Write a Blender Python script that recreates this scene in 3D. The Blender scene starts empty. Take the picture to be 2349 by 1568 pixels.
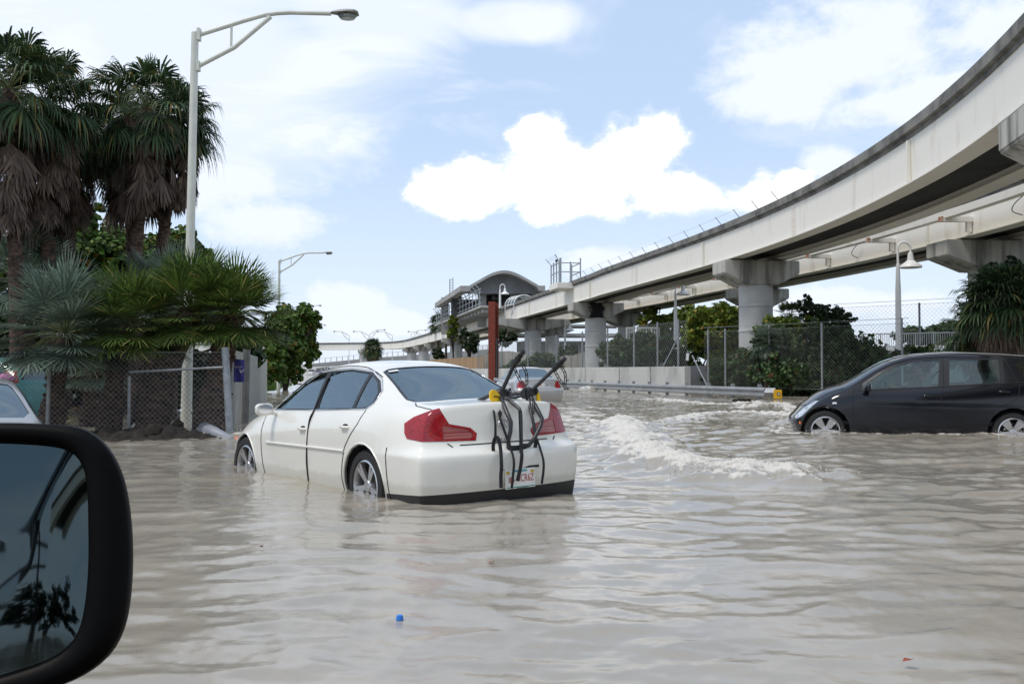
import bpy, bmesh, math, random
import numpy as np
from mathutils import Vector, Matrix, noise as mnoise
from mathutils.bvhtree import BVHTree
R = math.radians
random.seed(7); RNG = np.random.default_rng(7)
SC = bpy.context.scene
COL = SC.collection
# ---------------------------------------------------------------- camera
CAMZ, PITCH, FD = 1.1, R(1.7), 2252.0      # FD: focal length in 2349-px-wide picture units
cd = bpy.data.cameras.new('camera'); cam = bpy.data.objects.new('camera', cd); COL.objects.link(cam)
cd.sensor_width = 36; cd.lens = 36*FD/2349; cd.clip_start = .05; cd.clip_end = 6000
cam.location = (0, 0, CAMZ); cam.rotation_euler = (R(90)+PITCH, 0, 0)
SC.camera = cam
SC.view_settings.view_transform = 'Standard'; SC.view_settings.look = 'None'
SC.view_settings.exposure = 0.46; SC.view_settings.gamma = 1; SC.view_settings.use_curve_mapping = False
SC.cycles.max_bounces = 8; SC.cycles.transparent_max_bounces = 16
SC.cycles.caustics_reflective = False; SC.cycles.caustics_refractive = False
SC.cycles.sample_clamp_indirect = 4
# ---------------------------------------------------------------- sun + sky
SUN_EL, SUN_AZ = R(62), R(246)             # azimuth clockwise from +Y : high, behind and left of the camera
sd = bpy.data.lights.new('sun', 'SUN'); sun = bpy.data.objects.new('sun', sd); COL.objects.link(sun)
sd.energy = 1.6; sd.angle = R(14); sd.color = (1, .93, .83)
sdir = Vector((math.sin(SUN_AZ)*math.cos(SUN_EL), math.cos(SUN_AZ)*math.cos(SUN_EL), math.sin(SUN_EL)))
sun.rotation_euler = sdir.to_track_quat('Z', 'Y').to_euler()

W = bpy.data.worlds.new('World'); SC.world = W; W.use_nodes = True
nt = W.node_tree; nt.nodes.clear()
def N(nt, typ, **kw):
    n = nt.nodes.new(typ)
    for k, v in kw.items(): setattr(n, k, v)
    return n
class G:
    """tiny node-math helper"""
    def __init__(s, nt): s.nt = nt
    def m(s, op, a, b=None, c=None, clamp=False):
        n = s.nt.nodes.new('ShaderNodeMath'); n.operation = op; n.use_clamp = clamp
        for i, v in enumerate((a, b, c)):
            if v is None: continue
            if isinstance(v, (int, float)): n.inputs[i].default_value = v
            else: s.nt.links.new(v, n.inputs[i])
        return n.outputs[0]
    def ss(s, x, lo, hi):
        n = s.nt.nodes.new('ShaderNodeMapRange'); n.interpolation_type = 'SMOOTHSTEP'
        s.nt.links.new(x, n.inputs[0]); n.inputs[1].default_value = lo; n.inputs[2].default_value = hi
        return n.outputs[0]
    def mix(s, f, a, b):
        n = s.nt.nodes.new('ShaderNodeMix'); n.data_type = 'RGBA'
        for i, v in ((0, f), (6, a), (7, b)):
            if isinstance(v, (int, float)): n.inputs[i].default_value = v
            elif isinstance(v, tuple): n.inputs[i].default_value = v if len(v) == 4 else v+(1,)
            else: s.nt.links.new(v, n.inputs[i])
        return n.outputs[2]
    def noise(s, vec, scale, det=4, rough=.5, dist=0, out=0):
        n = s.nt.nodes.new('ShaderNodeTexNoise'); n.inputs['Scale'].default_value = scale
        n.inputs['Detail'].default_value = det; n.inputs['Roughness'].default_value = rough
        n.inputs['Distortion'].default_value = dist
        if vec is not None: s.nt.links.new(vec, n.inputs['Vector'])
        return n.outputs[out]
def build_sky():
    g = G(nt); L = nt.links
    tc = N(nt, 'ShaderNodeTexCoord'); sp = N(nt, 'ShaderNodeSeparateXYZ')
    L.new(tc.outputs['Generated'], sp.inputs[0])
    x, y, z = sp.outputs
    az = g.m('ARCTAN2', x, y)                                   # azimuth, 0 = straight ahead
    el = g.m('ARCSINE', z)
    cb = N(nt, 'ShaderNodeCombineXYZ'); L.new(az, cb.inputs[0]); L.new(g.m('MULTIPLY', el, 1.5), cb.inputs[1])
    n1 = g.m('SUBTRACT', g.noise(cb.outputs[0], 5.5, 9, .62, .25), .5)
    n2 = g.m('SUBTRACT', g.noise(cb.outputs[0], 22, 6, .6), .5)
    def field(ells, warp):
        f = None
        for (cx, cy, rx, ry) in ells:
            a0 = math.atan((cx-1174.5)/FD); e0 = math.atan((851-cy)/FD*math.cos(a0))
            ax, ay = rx/FD, ry/FD
            dx = g.m('DIVIDE', g.m('SUBTRACT', az, a0), ax); dy = g.m('DIVIDE', g.m('SUBTRACT', el, e0), ay)
            d = g.m('SQRT', g.m('ADD', g.m('MULTIPLY', dx, dx), g.m('MULTIPLY', dy, dy)))
            v = g.m('SUBTRACT', 1, d)
            f = v if f is None else g.m('SMOOTH_MAX', f, v, .12)
        return f
    # crisp cumulus (centre) : flat base
    ce = field([(1340, 400, 215, 135), (1050, 440, 150, 85), (1475, 355, 125, 120), (1560, 440, 170, 95), (1245, 320, 90, 75), (1730, 470, 130, 85), (1640, 500, 120, 75),(1820,420,55,45)], 0)
    cum = g.m('ADD', ce, g.m('ADD', g.m('MULTIPLY', n1, 2.3), g.m('MULTIPLY', n2, 1.0)))
    cum = g.ss(cum, -.06, .40)
    base = g.ss(g.m('ADD', el, g.m('MULTIPLY', n1, .06)), math.atan((851-540)/FD), math.atan((851-480)/FD))
    cum = g.m('MULTIPLY', cum, base)
    # softer cumulus right, left and low
    soft = field([(1980, 120, 330, 130), (1820, 215, 190, 80), (2300, 60, 260, 90), (2120, 220, 260, 70), (1890, 365, 70, 45),
                  (620, 500, 200, 75), (500, 420, 220, 90), (800, 690, 130, 50), (860, 740, 200, 45), (2000, 690, 420, 60), (1500, 600, 330, 45), (2250, 330, 160, 60)], 0)
    soft = g.ss(g.m('ADD', soft, g.m('ADD', g.m('MULTIPLY', n1, 2.6), g.m('MULTIPLY', n2, 1.1))), -.1, .62)
    # high thin veil, strong to the left, thin ahead
    cb2 = N(nt, 'ShaderNodeCombineXYZ'); L.new(az, cb2.inputs[0]); L.new(g.m('MULTIPLY', el, 3.2), cb2.inputs[1])
    n3 = g.noise(cb2.outputs[0], 4.2, 6, .6, .6)
    vl = field([(250, 120, 640, 330), (850, 20, 260, 110), (1180, 40, 170, 50)], 0)
    veil = g.m('ADD', g.m('MULTIPLY', g.ss(g.m('ADD', vl, g.m('MULTIPLY', g.m('SUBTRACT', n3, .5), 1.2)), -.22, .45), .82), g.m('MULTIPLY', g.ss(n3, .48, .72), .42), clamp=True)
    low = g.ss(el, .26, -.02)                                   # whiter near the horizon
    sky = N(nt, 'ShaderNodeTexSky'); sky.sky_type = 'NISHITA'; sky.sun_disc = False
    sky.sun_elevation = SUN_EL; sky.sun_rotation = SUN_AZ; sky.air_density = 1.0; sky.dust_density = .6; sky.ozone_density = 1.6
    bg = N(nt, 'ShaderNodeBackground'); L.new(sky.outputs[0], bg.inputs[0]); bg.inputs[1].default_value = .11
    cl = N(nt, 'ShaderNodeBackground')
    # behind / overhead : generic broken cloud
    gen = g.ss(g.noise(tc.outputs['Generated'], 2.2, 6, .6), .42, .60)
    front = g.ss(y, .15, .45)
    dens = g.m('MAXIMUM', g.m('MAXIMUM', cum, g.m('MULTIPLY', soft, .97)), g.m('MAXIMUM', veil, g.m('MULTIPLY', low, .62)))
    dens = g.m('ADD', g.m('MULTIPLY', dens, front), g.m('MULTIPLY', g.m('MAXIMUM', g.m('MULTIPLY', gen, .9), g.m('MULTIPLY', low, .7)), g.m('SUBTRACT', 1, front)))
    shade = g.ss(g.m('ADD', g.m('MULTIPLY', cum, 1.0), g.m('MULTIPLY', n1, .5)), .2, .9)
    col = g.mix(shade, (.70, .75, .84), (1.0, 1.0, 1.0))
    L.new(col, cl.inputs[0]); cl.inputs[1].default_value = .97
    mx = N(nt, 'ShaderNodeMixShader'); L.new(dens, mx.inputs[0])
    pale = N(nt, 'ShaderNodeMixShader'); pale.inputs[0].default_value = .72      # pale summer haze over the blue
    hz = N(nt, 'ShaderNodeBackground'); hz.inputs[0].default_value = (.60, .76, 1.0, 1); hz.inputs[1].default_value = .78
    L.new(bg.outputs[0], pale.inputs[1]); L.new(hz.outputs[0], pale.inputs[2])
    L.new(pale.outputs[0], mx.inputs[1]); L.new(cl.outputs[0], mx.inputs[2])
    o = N(nt, 'ShaderNodeOutputWorld'); L.new(mx.outputs[0], o.inputs[0])
build_sky()
# ---------------------------------------------------------------- helpers
def px(x, y, Y):
    """picture point (2349x1568 units) at forward distance Y -> world"""
    dx, dy = (x-1174.5)/FD, (784-y)/FD
    c, s = math.cos(PITCH), math.sin(PITCH)
    d = Vector((dx, c-dy*s, s+dy*c)); d *= Y/d.y
    return Vector((0, 0, CAMZ))+d
def pz(x, y, z):
    dx, dy = (x-1174.5)/FD, (784-y)/FD
    c, s = math.cos(PITCH), math.sin(PITCH)
    d = Vector((dx, c-dy*s, s+dy*c)); d *= (z-CAMZ)/d.z
    return Vector((0, 0, CAMZ))+d
def mat(name, col, rough=.6, metal=0., var=0., scale=3., bump=0., bscale=None, spec=.5, coat=0., col2=None, det=5, stretch=None, island=0., mask=None):
    m = bpy.data.materials.new(name); m.use_nodes = True; t = m.node_tree; g = G(t)
    b = t.nodes['Principled BSDF']
    b.inputs['Base Color'].default_value = tuple(col)+(1,); b.inputs['Roughness'].default_value = rough
    b.inputs['Metallic'].default_value = metal; b.inputs['Specular IOR Level'].default_value = spec
    if coat: b.inputs['Coat Weight'].default_value = coat; b.inputs['Coat Roughness'].default_value = .03
    tc = t.nodes.new('ShaderNodeTexCoord'); vec = tc.outputs['Object']
    if stretch:
        mp = t.nodes.new('ShaderNodeMapping'); mp.inputs['Scale'].default_value = stretch
        t.links.new(vec, mp.inputs[0]); vec = mp.outputs[0]
    c = None
    if var or col2:
        n = g.noise(vec, scale, det, .6)
        c2 = col2 if col2 else tuple(max(0, v*(1-var)) for v in col)
        lo, hi = mask if mask else (.35, .68)
        c = g.mix(g.ss(n, lo, hi), tuple(col), tuple(c2))
    if island:
        gi = t.nodes.new('ShaderNodeNewGeometry')
        f = g.m('ADD', g.m('MULTIPLY', gi.outputs['Random Per Island'], island*2), 1-island)
        src = c if c is not None else None
        mm = t.nodes.new('ShaderNodeVectorMath'); mm.operation = 'SCALE'
        if src is not None: t.links.new(src, mm.inputs[0])
        else: mm.inputs[0].default_value = tuple(col)
        t.links.new(f, mm.inputs['Scale']); c = mm.outputs[0]
    if c is not None: t.links.new(c, b.inputs['Base Color'])
    if bump:
        bn = t.nodes.new('ShaderNodeBump'); bn.inputs['Strength'].default_value = bump; bn.inputs['Distance'].default_value = .02
        t.links.new(g.noise(vec, bscale or scale*4, 6, .6), bn.inputs['Height']); t.links.new(bn.outputs[0], b.inputs['Normal'])
    return m
def leafmat(name, col, island=.45, hue=None, rough=.55, trans=.25):
    m = bpy.data.materials.new(name); m.use_nodes = True; t = m.node_tree; g = G(t); b = t.nodes['Principled BSDF']
    gi = t.nodes.new('ShaderNodeNewGeometry'); r = gi.outputs['Random Per Island']
    cr = t.nodes.new('ShaderNodeValToRGB'); t.links.new(r, cr.inputs[0])
    e = cr.color_ramp.elements
    c = np.array(col); e[0].color = tuple(c*(1-island))+(1,); e[1].color = tuple(c*(1+island))+(1,)
    e[1].position = .9
    if hue:
        n = cr.color_ramp.elements.new(.97); n.color = tuple(hue)+(1,)
    b.inputs['Roughness'].default_value = rough; b.inputs['Specular IOR Level'].default_value = .3
    t.links.new(cr.outputs[0], b.inputs['Base Color'])
    tr = t.nodes.new('ShaderNodeBsdfTranslucent'); t.links.new(cr.outputs[0], tr.inputs[0])
    mx = t.nodes.new('ShaderNodeMixShader'); mx.inputs[0].default_value = trans
    t.links.new(b.outputs[0], mx.inputs[1]); t.links.new(tr.outputs[0], mx.inputs[2])
    t.links.new(mx.outputs[0], t.nodes['Material Output'].inputs[0])
    return m
def glassmat(name, tint, ior=1.5, refl=1.0):
    m = bpy.data.materials.new(name); m.use_nodes = True; t = m.node_tree; t.nodes.clear()
    tr = t.nodes.new('ShaderNodeBsdfTransparent'); tr.inputs[0].default_value = tuple(tint)+(1,)
    gl = t.nodes.new('ShaderNodeBsdfGlossy'); gl.inputs['Roughness'].default_value = .015; gl.inputs[0].default_value = (.84*refl, .97*refl, refl, 1)
    fr = t.nodes.new('ShaderNodeFresnel'); fr.inputs[0].default_value = ior
    mx = t.nodes.new('ShaderNodeMixShader'); o = t.nodes.new('ShaderNodeOutputMaterial')
    t.links.new(fr.outputs[0], mx.inputs[0]); t.links.new(tr.outputs[0], mx.inputs[1]); t.links.new(gl.outputs[0], mx.inputs[2]); t.links.new(mx.outputs[0], o.inputs[0])
    return m
def tag(o, label=None, cat=None, group=None, kind=None):
    if label: o['label'] = label
    if cat: o['category'] = cat
    if group: o['group'] = group
    if kind: o['kind'] = kind
    return o
def empty(name, loc=(0, 0, 0), rz=0., label=None, cat=None, group=None):
    o = bpy.data.objects.new(name, None); COL.objects.link(o); o.location = loc; o.rotation_euler = (0, 0, rz)
    o.empty_display_size = .2
    return tag(o, label, cat, group)
def copy_tree(o, parent=None):
    c = o.copy(); COL.objects.link(c); c.parent = parent
    for ch in list(o.children): copy_tree(ch, c)
    return c
class MB:
    def __init__(s): s.v = []; s.f = []
    def add(s, vs, fs):
        k = len(s.v); s.v += [tuple(v) for v in vs]; s.f += [tuple(i+k for i in f) for f in fs]; return s
    def box(s, c, size, rot=None):
        a, b, d = size[0]/2, size[1]/2, size[2]/2
        vs = [Vector((x, y, z)) for x in (-a, a) for y in (-b, b) for z in (-d, d)]
        if rot is not None:
            if isinstance(rot, (int, float)): rot = Matrix.Rotation(rot, 3, 'Z')
            vs = [rot @ v for v in vs]
        c = Vector(c)
        return s.add([v+c for v in vs], [(0, 1, 3, 2), (4, 6, 7, 5), (0, 4, 5, 1), (2, 3, 7, 6), (0, 2, 6, 4), (1, 5, 7, 3)])
    def bar(s, a, b, w, h=None, up=(0, 0, 1)):
        a, b = Vector(a), Vector(b); d = (b-a); L = d.length
        if L < 1e-6: return s
        d.normalize(); up = Vector(up)
        if abs(d.dot(up)) > .99: up = Vector((1, 0, 0))
        x = d.cross(up).normalized(); u = x.cross(d)
        return s.box((a+b)/2, (w, L, h or w), Matrix((x, d, u)).transposed())
    def tube(s, pts, r, n=8, cap=True):
        pts = [Vector(p) for p in pts]; m = len(pts)
        rs = r if isinstance(r, (list, tuple)) else [r]*m
        k = len(s.v); prev = None
        for i, p in enumerate(pts):
            t = (pts[min(i+1, m-1)]-pts[max(i-1, 0)]).normalized()
            if prev is None:
                a = Vector((0, 0, 1)) if abs(t.z) < .9 else Vector((1, 0, 0)); u = t.cross(a).normalized()
            else: u = (prev-t*prev.dot(t)).normalized()
            prev = u; w = t.cross(u)
            for j in range(n):
                q = 2*math.pi*j/n; s.v.append(tuple(p+(u*math.cos(q)+w*math.sin(q))*rs[i]))
        for i in range(m-1):
            for j in range(n):
                j2 = (j+1) % n; s.f.append((k+i*n+j, k+i*n+j2, k+(i+1)*n+j2, k+(i+1)*n+j))
        if cap:
            s.f.append(tuple(k+j for j in range(n))[::-1]); s.f.append(tuple(k+(m-1)*n+j for j in range(n)))
        return s
    def lathe(s, prof, n=24, M=None):
        """prof: (r, h) pairs round z axis, M: matrix"""
        k = len(s.v)
        for (r, h) in prof:
            for j in range(n):
                q = 2*math.pi*j/n; v = Vector((r*math.cos(q), r*math.sin(q), h)); s.v.append(tuple(M @ v if M else v))
        for i in range(len(prof)-1):
            for j in range(n):
                j2 = (j+1) % n; s.f.append((k+i*n+j, k+i*n+j2, k+(i+1)*n+j2, k+(i+1)*n+j))
        return s
    def prism(s, poly, z0, z1, M=None):
        """2-D polygon extruded along local z"""
        n = len(poly); vs = [Vector((p[0], p[1], z0)) for p in poly]+[Vector((p[0], p[1], z1)) for p in poly]
        if M: vs = [M @ v for v in vs]
        return s.add(vs, [tuple(range(n))[::-1], tuple(range(n, 2*n))]+[(i, (i+1) % n, n+(i+1) % n, n+i) for i in range(n)])
    def sweep(s, path, sec, closed=True):
        """path: XY(Z) points ; sec: (right offset, z) polygon"""
        k = len(s.v); m = len(path); n = len(sec)
        for i in range(m):
            a, b = path[max(i-1, 0)], path[min(i+1, m-1)]
            t = Vector((b[0]-a[0], b[1]-a[1], 0)).normalized(); r = Vector((t.y, -t.x, 0))
            z0 = path[i][2] if len(path[i]) > 2 else 0
            for (o, z) in sec: s.v.append((path[i][0]+r.x*o, path[i][1]+r.y*o, z+z0))
        e = n if closed else n-1
        for i in range(m-1):
            for j in range(e):
                j2 = (j+1) % n; s.f.append((k+i*n+j, k+(i+1)*n+j, k+(i+1)*n+j2, k+i*n+j2))
        if closed:
            s.f.append(tuple(k+j for j in range(n))); s.f.append(tuple(k+(m-1)*n+j for j in range(n))[::-1])
        return s
    def ico(s, c, r, sub=1, sc=(1, 1, 1), jit=0.):
        bm = bmesh.new(); bmesh.ops.create_icosphere(bm, subdivisions=sub, radius=1)
        vs = []
        for v in bm.verts:
            q = 1+random.uniform(-jit, jit); vs.append((c[0]+v.co.x*r*sc[0]*q, c[1]+v.co.y*r*sc[1]*q, c[2]+v.co.z*r*sc[2]*q))
        fs = [[v.index for v in f.verts] for f in bm.faces]; bm.free()
        return s.add(vs, fs)
    def split(s, name, m, parent, k=1, **kw):
        """one object per k consecutive connected pieces"""
        par = list(range(len(s.v)))
        def fd(a):
            while par[a] != a: par[a] = par[par[a]]; a = par[a]
            return a
        for f in s.f:
            r0 = fd(f[0])
            for q in f[1:]: par[fd(q)] = r0
        order = []; comp = {}
        for f in s.f:
            r0 = fd(f[0])
            if r0 not in comp: comp[r0] = []; order.append(r0)
            comp[r0].append(f)
        for i in range(0, len(order), k):
            mb = MB(); mp = {}
            for r0 in order[i:i+k]:
                for f in comp[r0]:
                    for q in f:
                        if q not in mp: mp[q] = len(mb.v); mb.v.append(s.v[q])
                    mb.f.append(tuple(mp[q] for q in f))
            mb.build(name, m, parent, **kw)
    def build(s, name, m, parent=None, smooth=None, recalc=True, bevel=0.):
        me = bpy.data.meshes.new(name); me.from_pydata(s.v, [], s.f); me.update()
        if recalc or bevel:
            bm = bmesh.new(); bm.from_mesh(me)
            if recalc: bmesh.ops.recalc_face_normals(bm, faces=bm.faces)
            if bevel:
                es = [e for e in bm.edges if len(e.link_faces) == 2 and e.calc_face_angle(0) > .6]
                bmesh.ops.bevel(bm, geom=es, offset=bevel, segments=2, affect='EDGES', clamp_overlap=True)
            bm.to_mesh(me); bm.free()
        me.materials.append(m)
        if smooth is not None:
            me.polygons.foreach_set('use_smooth', [True]*len(me.polygons))
            me.set_sharp_from_angle(angle=R(smooth))
        o = bpy.data.objects.new(name, me); COL.objects.link(o)
        if parent: o.parent = parent
        return o
def crspline(P, n):
    P = [Vector(p) for p in P]; out = []
    for i in range(len(P)-1):
        a, b, c, d = P[max(i-1, 0)], P[i], P[i+1], P[min(i+2, len(P)-1)]
        for k in range(n):
            t = k/n
            out.append(.5*((2*b)+(c-a)*t+(2*a-5*b+4*c-d)*t*t+(3*b-a-3*c+d)*t**3))
    out.append(P[-1]); return out
def textmesh(s, size, m, name, parent, M, ext=.002, align='CENTER', sx=1.0):
    cu = bpy.data.curves.new('t', 'FONT'); cu.body = s; cu.size = size; cu.extrude = ext; cu.align_x = align; cu.align_y = 'CENTER'; cu.resolution_u = 3
    t = bpy.data.objects.new('t', cu); COL.objects.link(t); dg = bpy.context.evaluated_depsgraph_get()
    me = bpy.data.meshes.new_from_object(t.evaluated_get(dg)); COL.objects.unlink(t); bpy.data.objects.remove(t)
    me.materials.clear(); me.materials.append(m)
    me.transform(M @ Matrix.Diagonal((sx, 1, 1, 1)))
    o = bpy.data.objects.new(name, me); COL.objects.link(o); o.parent = parent; return o
# ---------------------------------------------------------------- materials
def muddy(m, c2, z0, z1):
    t = m.node_tree; g = G(t); b = t.nodes['Principled BSDF']; src = b.inputs['Base Color'].links[0].from_socket
    tc = t.nodes.new('ShaderNodeTexCoord'); sp = t.nodes.new('ShaderNodeSeparateXYZ'); t.links.new(tc.outputs['Object'], sp.inputs[0])
    n = g.noise(tc.outputs['Object'], 5, 6, .65)
    f = g.ss(g.m('ADD', sp.outputs[2], g.m('MULTIPLY', g.m('SUBTRACT', n, .5), .10)), z1, z0)
    t.links.new(g.mix(g.m('MULTIPLY', f, .55), src, c2), b.inputs['Base Color'])
    t.links.new(g.m('ADD', .3, g.m('MULTIPLY', f, .4)), b.inputs['Roughness']); return m
M_ = dict(
    white_paint=mat('white_paint', (.78, .765, .70), .3, coat=.8, var=.05, scale=1.5),
    silver_paint=mat('silver_paint', (.42, .41, .40), .35, metal=.55, coat=.7),
    dark_paint=mat('dark_paint', (.006, .007, .011), .09, spec=.5),
    teal_paint=mat('teal_paint', (.06, .27, .27), .4, coat=.3),
    black_plastic=mat('black_plastic', (.012, .012, .013), .45),
    housing=mat('housing', (.0010, .0008, .0010), .5, spec=.10, bump=.05, bscale=260),
    rubber=mat('rubber', (.018, .018, .018), .75, var=.3, scale=9),
    seam=mat('seam', (.01, .01, .01), .8),
    trim=mat('window_trim', (.02, .02, .022), .35),
    chrome=mat('chrome', (.75, .75, .77), .12, metal=1.),
    alloy=mat('alloy', (.55, .55, .56), .28, metal=.85),
    interior=mat('interior', (.34, .33, .30), .8),
    seat=mat('seat_fabric', (.36, .35, .31), .85),
    dark_int=mat('dark_interior', (.02, .02, .022), .8),
    glass=glassmat('car_glass', (.76, .90, .88), 3.2),
    glass_dark=glassmat('tinted_glass', (.62, .78, .76), 1.9),
    clear=glassmat('clear_glass', (.8, .83, .85), 1.5),
    red_lens=mat('red_lens', (.36, .003, .010), .15, coat=.4, var=.45, scale=28, det=1, stretch=(1, 1, 5)),
    pink_lens=mat('pink_lens', (.42, .16, .14), .2, coat=.4, col2=(.22, .01, .02), scale=2, stretch=(.01, .01, 26), det=1),
    amber=mat('amber_lens', (.8, .16, .01), .2, coat=1.),
    headlens=mat('headlight_lens', (.78, .80, .82), .1, metal=.5, coat=1., var=.6, scale=12),
    plate=mat('plate_white', (.78, .79, .76), .4), plate_red=mat('plate_red', (.42, .03, .02), .5),
    green_ink=mat('green_ink', (.02, .30, .22), .5), yellow=mat('yellow_plastic', (.80, .50, .01), .4),
    teal_ink=mat('teal_ink', (.10, .36, .42), .5), sticker=mat('gold_sticker', (.55, .40, .03), .5),
    foam_pad=mat('foam_pad', (.025, .025, .028), .95), strap=mat('strap', (.012, .012, .014), .7),
    rackmetal=mat('rack_metal', (.02, .02, .024), .35),
    concrete=mat('concrete', (.46, .455, .43), .85, col2=(.36, .355, .34), scale=.5, bump=.15, bscale=12),
    pier=mat('pier_concrete', (.50, .50, .49), .85, col2=(.40, .40, .39), scale=.6, bump=.1, bscale=10),
    cap=mat('cap_concrete', (.46, .45, .41), .9, col2=(.13, .13, .12), scale=1.7, stretch=(1, 1, .10), bump=.15, bscale=8, mask=(.46, .68)),
    girder=mat('girder_paint', (.78, .75, .68), .55, col2=(.50, .44, .35), scale=1.3, stretch=(1, 1, .30), mask=(.54, .86), det=9),
    girder_dark=mat('girder_underside_shade', (.030, .031, .029), .85, var=.5, scale=1.),  # shade between the girders and under the deck, put into the colour
    deck=mat('deck_concrete', (.22, .215, .20), .92, col2=(.10, .10, .095), scale=1.4, bump=.2, bscale=9),
    rust=mat('rust', (.20, .035, .018), .9, col2=(.12, .03, .02), scale=6, bump=.2),
    rustend=mat('rust_stain', (.30, .08, .03), .9, col2=(.6, .45, .35), scale=5),
    galv=mat('galvanised', (.34, .36, .37), .5, metal=.4, var=.3, scale=8),
    wire=mat('fence_wire', (.22, .235, .235), .5, metal=.3), wire_bright=mat('bright_wire', (.50, .53, .53), .6),
    lamp_paint=mat('lamp_paint', (.66, .67, .60), .5, var=.12, scale=2),
    lamp_white=mat('lamp_white', (.78, .78, .76), .4),
    lamp_lens=mat('lamp_lens', (.16, .19, .19), .15, coat=1.),
    wood=mat('weathered_wood', (.30, .20, .11), .9, col2=(.20, .16, .12), scale=2),
    postwood=mat('concrete_post', (.20, .20, .19), .9, var=.3, scale=5),
    roofgrey=mat('station_concrete', (.36, .355, .34), .8, col2=(.27, .27, .26), scale=.4),
    steelrail=mat('steel_rail', (.36, .38, .39), .5, metal=.4),
    far_road=mat('far_road', (.42, .40, .37), .9, col2=(.36, .34, .31), scale=.05),
    asphalt=mat('asphalt', (.07, .07, .068), .9, var=.3),
    bark=mat('palm_bark', (.12, .075, .052), .95, col2=(.02, .014, .012), scale=7, bump=.6, bscale=14, stretch=(1, 1, 2.2)),
    bark2=mat('bark', (.06, .045, .035), .95, var=.5, scale=6, bump=.4),
    frond=leafmat('palm_green', (.040, .072, .028), .65, (.20, .15, .04)),
    frond_lt=leafmat('fan_palm_green', (.078, .128, .026), .6, (.34, .30, .10)),
    frond_bl=leafmat('silver_palm', (.12, .165, .125), .45),
    dead=leafmat('dead_frond', (.115, .085, .068), .5, (.24, .18, .13), .9, .1),
    petiole=mat('petiole', (.10, .12, .04), .6),
    leaf=leafmat('seagrape_leaf', (.065, .12, .018), .6, (.22, .13, .02)),
    leaf2=leafmat('hedge_leaf', (.052, .092, .030), .6, (.10, .05, .02)),
    leaf3=leafmat('bright_leaf', (.12, .17, .018), .55, (.28, .18, .02)),
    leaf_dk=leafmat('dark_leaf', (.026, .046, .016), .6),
    debris=mat('debris', (.016, .013, .010), .95, col2=(.045, .033, .022), scale=18, bump=.8, bscale=30, mask=(.55, .7)),
    litter=leafmat('leaf_litter', (.16, .10, .05), .6, (.45, .38, .3)),
    blue_flag=mat('blue_flag', (.085, .09, .42), .6), flag_white=mat('flag_white', (.7, .7, .75), .6),
    pvc=mat('pvc', (.62, .62, .58), .5), skin=mat('skin', (.55, .33, .24), .5), shirt=mat('shirt', (.35, .36, .36), .9), hair=mat('hair', (.03, .02, .015), .8),
    bluecap=mat('blue_cap', (.02, .18, .62), .4), redleaf=mat('red_leaf', (.25, .05, .03), .8),
    taxi=mat('taxi_paint', (.75, .38, .03), .4), farwhite=mat('far_white', (.6, .6, .58), .5), farrail=mat('far_railing', (.40, .41, .41), .7),
)

muddy(M_['white_paint'], (.50, .48, .40), .36, .42)
# ================================================================ cars
def tab(t, x):
    t = sorted(t); return float(np.interp(x, [p[0] for p in t], [p[1] for p in t]))
def inpoly(x, y, P):
    c = False; n = len(P); j = n-1
    for i in range(n):
        (xi, yi), (xj, yj) = P[i], P[j]
        if (yi > y) != (yj > y) and x < (xj-xi)*(y-yi)/(yj-yi)+xi: c = not c
        j = i
    return c
PROJ = {'xz': (Vector((1, 0, 0)), Vector((0, 0, 1))), 'xy': (Vector((1, 0, 0)), Vector((0, 1, 0))), 'yz': (Vector((0, 1, 0)), Vector((0, 0, 1))),
        'rc': (Vector((-1, -1, 0)), Vector((0, 0, 1))), 'fc': (Vector((1, -1, 0)), Vector((0, 0, 1)))}
def cut_poly(bm, poly, proj, cond, pad=.10):
    U, V = PROJ[proj]; D = U.cross(V).normalized()
    n = len(poly)
    for i in range(n):
        p, q = poly[i], poly[(i+1) % n]
        P3 = None
        d = Vector((q[0]-p[0], q[1]-p[1]))
        if d.length < 1e-6: continue
        # plane whose trace in (u,v) is the line p-q ; normal = a*U' + b*V with dual basis
        nu, nv = -d.y, d.x
        Uh = U/U.dot(U); no = (U*nu+V*nv)
        co = Uh*p[0]+V*p[1]
        lo = (min(p[0], q[0])-pad, min(p[1], q[1])-pad); hi = (max(p[0], q[0])+pad, max(p[1], q[1])+pad)
        fs = []
        for f in bm.faces:
            c = f.calc_center_median(); u, v = c.dot(U), c.dot(V)
            if lo[0] < u < hi[0] and lo[1] < v < hi[1] and cond(c): fs.append(f)
        if not fs: continue
        es = set(); vs = set()
        for f in fs: es.update(f.edges); vs.update(f.verts)
        # co must be expressed so that (x.U*nu + x.V*nv) = p.nu+p.nv
        k = p[0]*nu+p[1]*nv; co = no*(k/no.dot(no))
        bmesh.ops.bisect_plane(bm, geom=fs+list(es)+list(vs), plane_co=co, plane_no=no, dist=1e-5)
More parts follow.
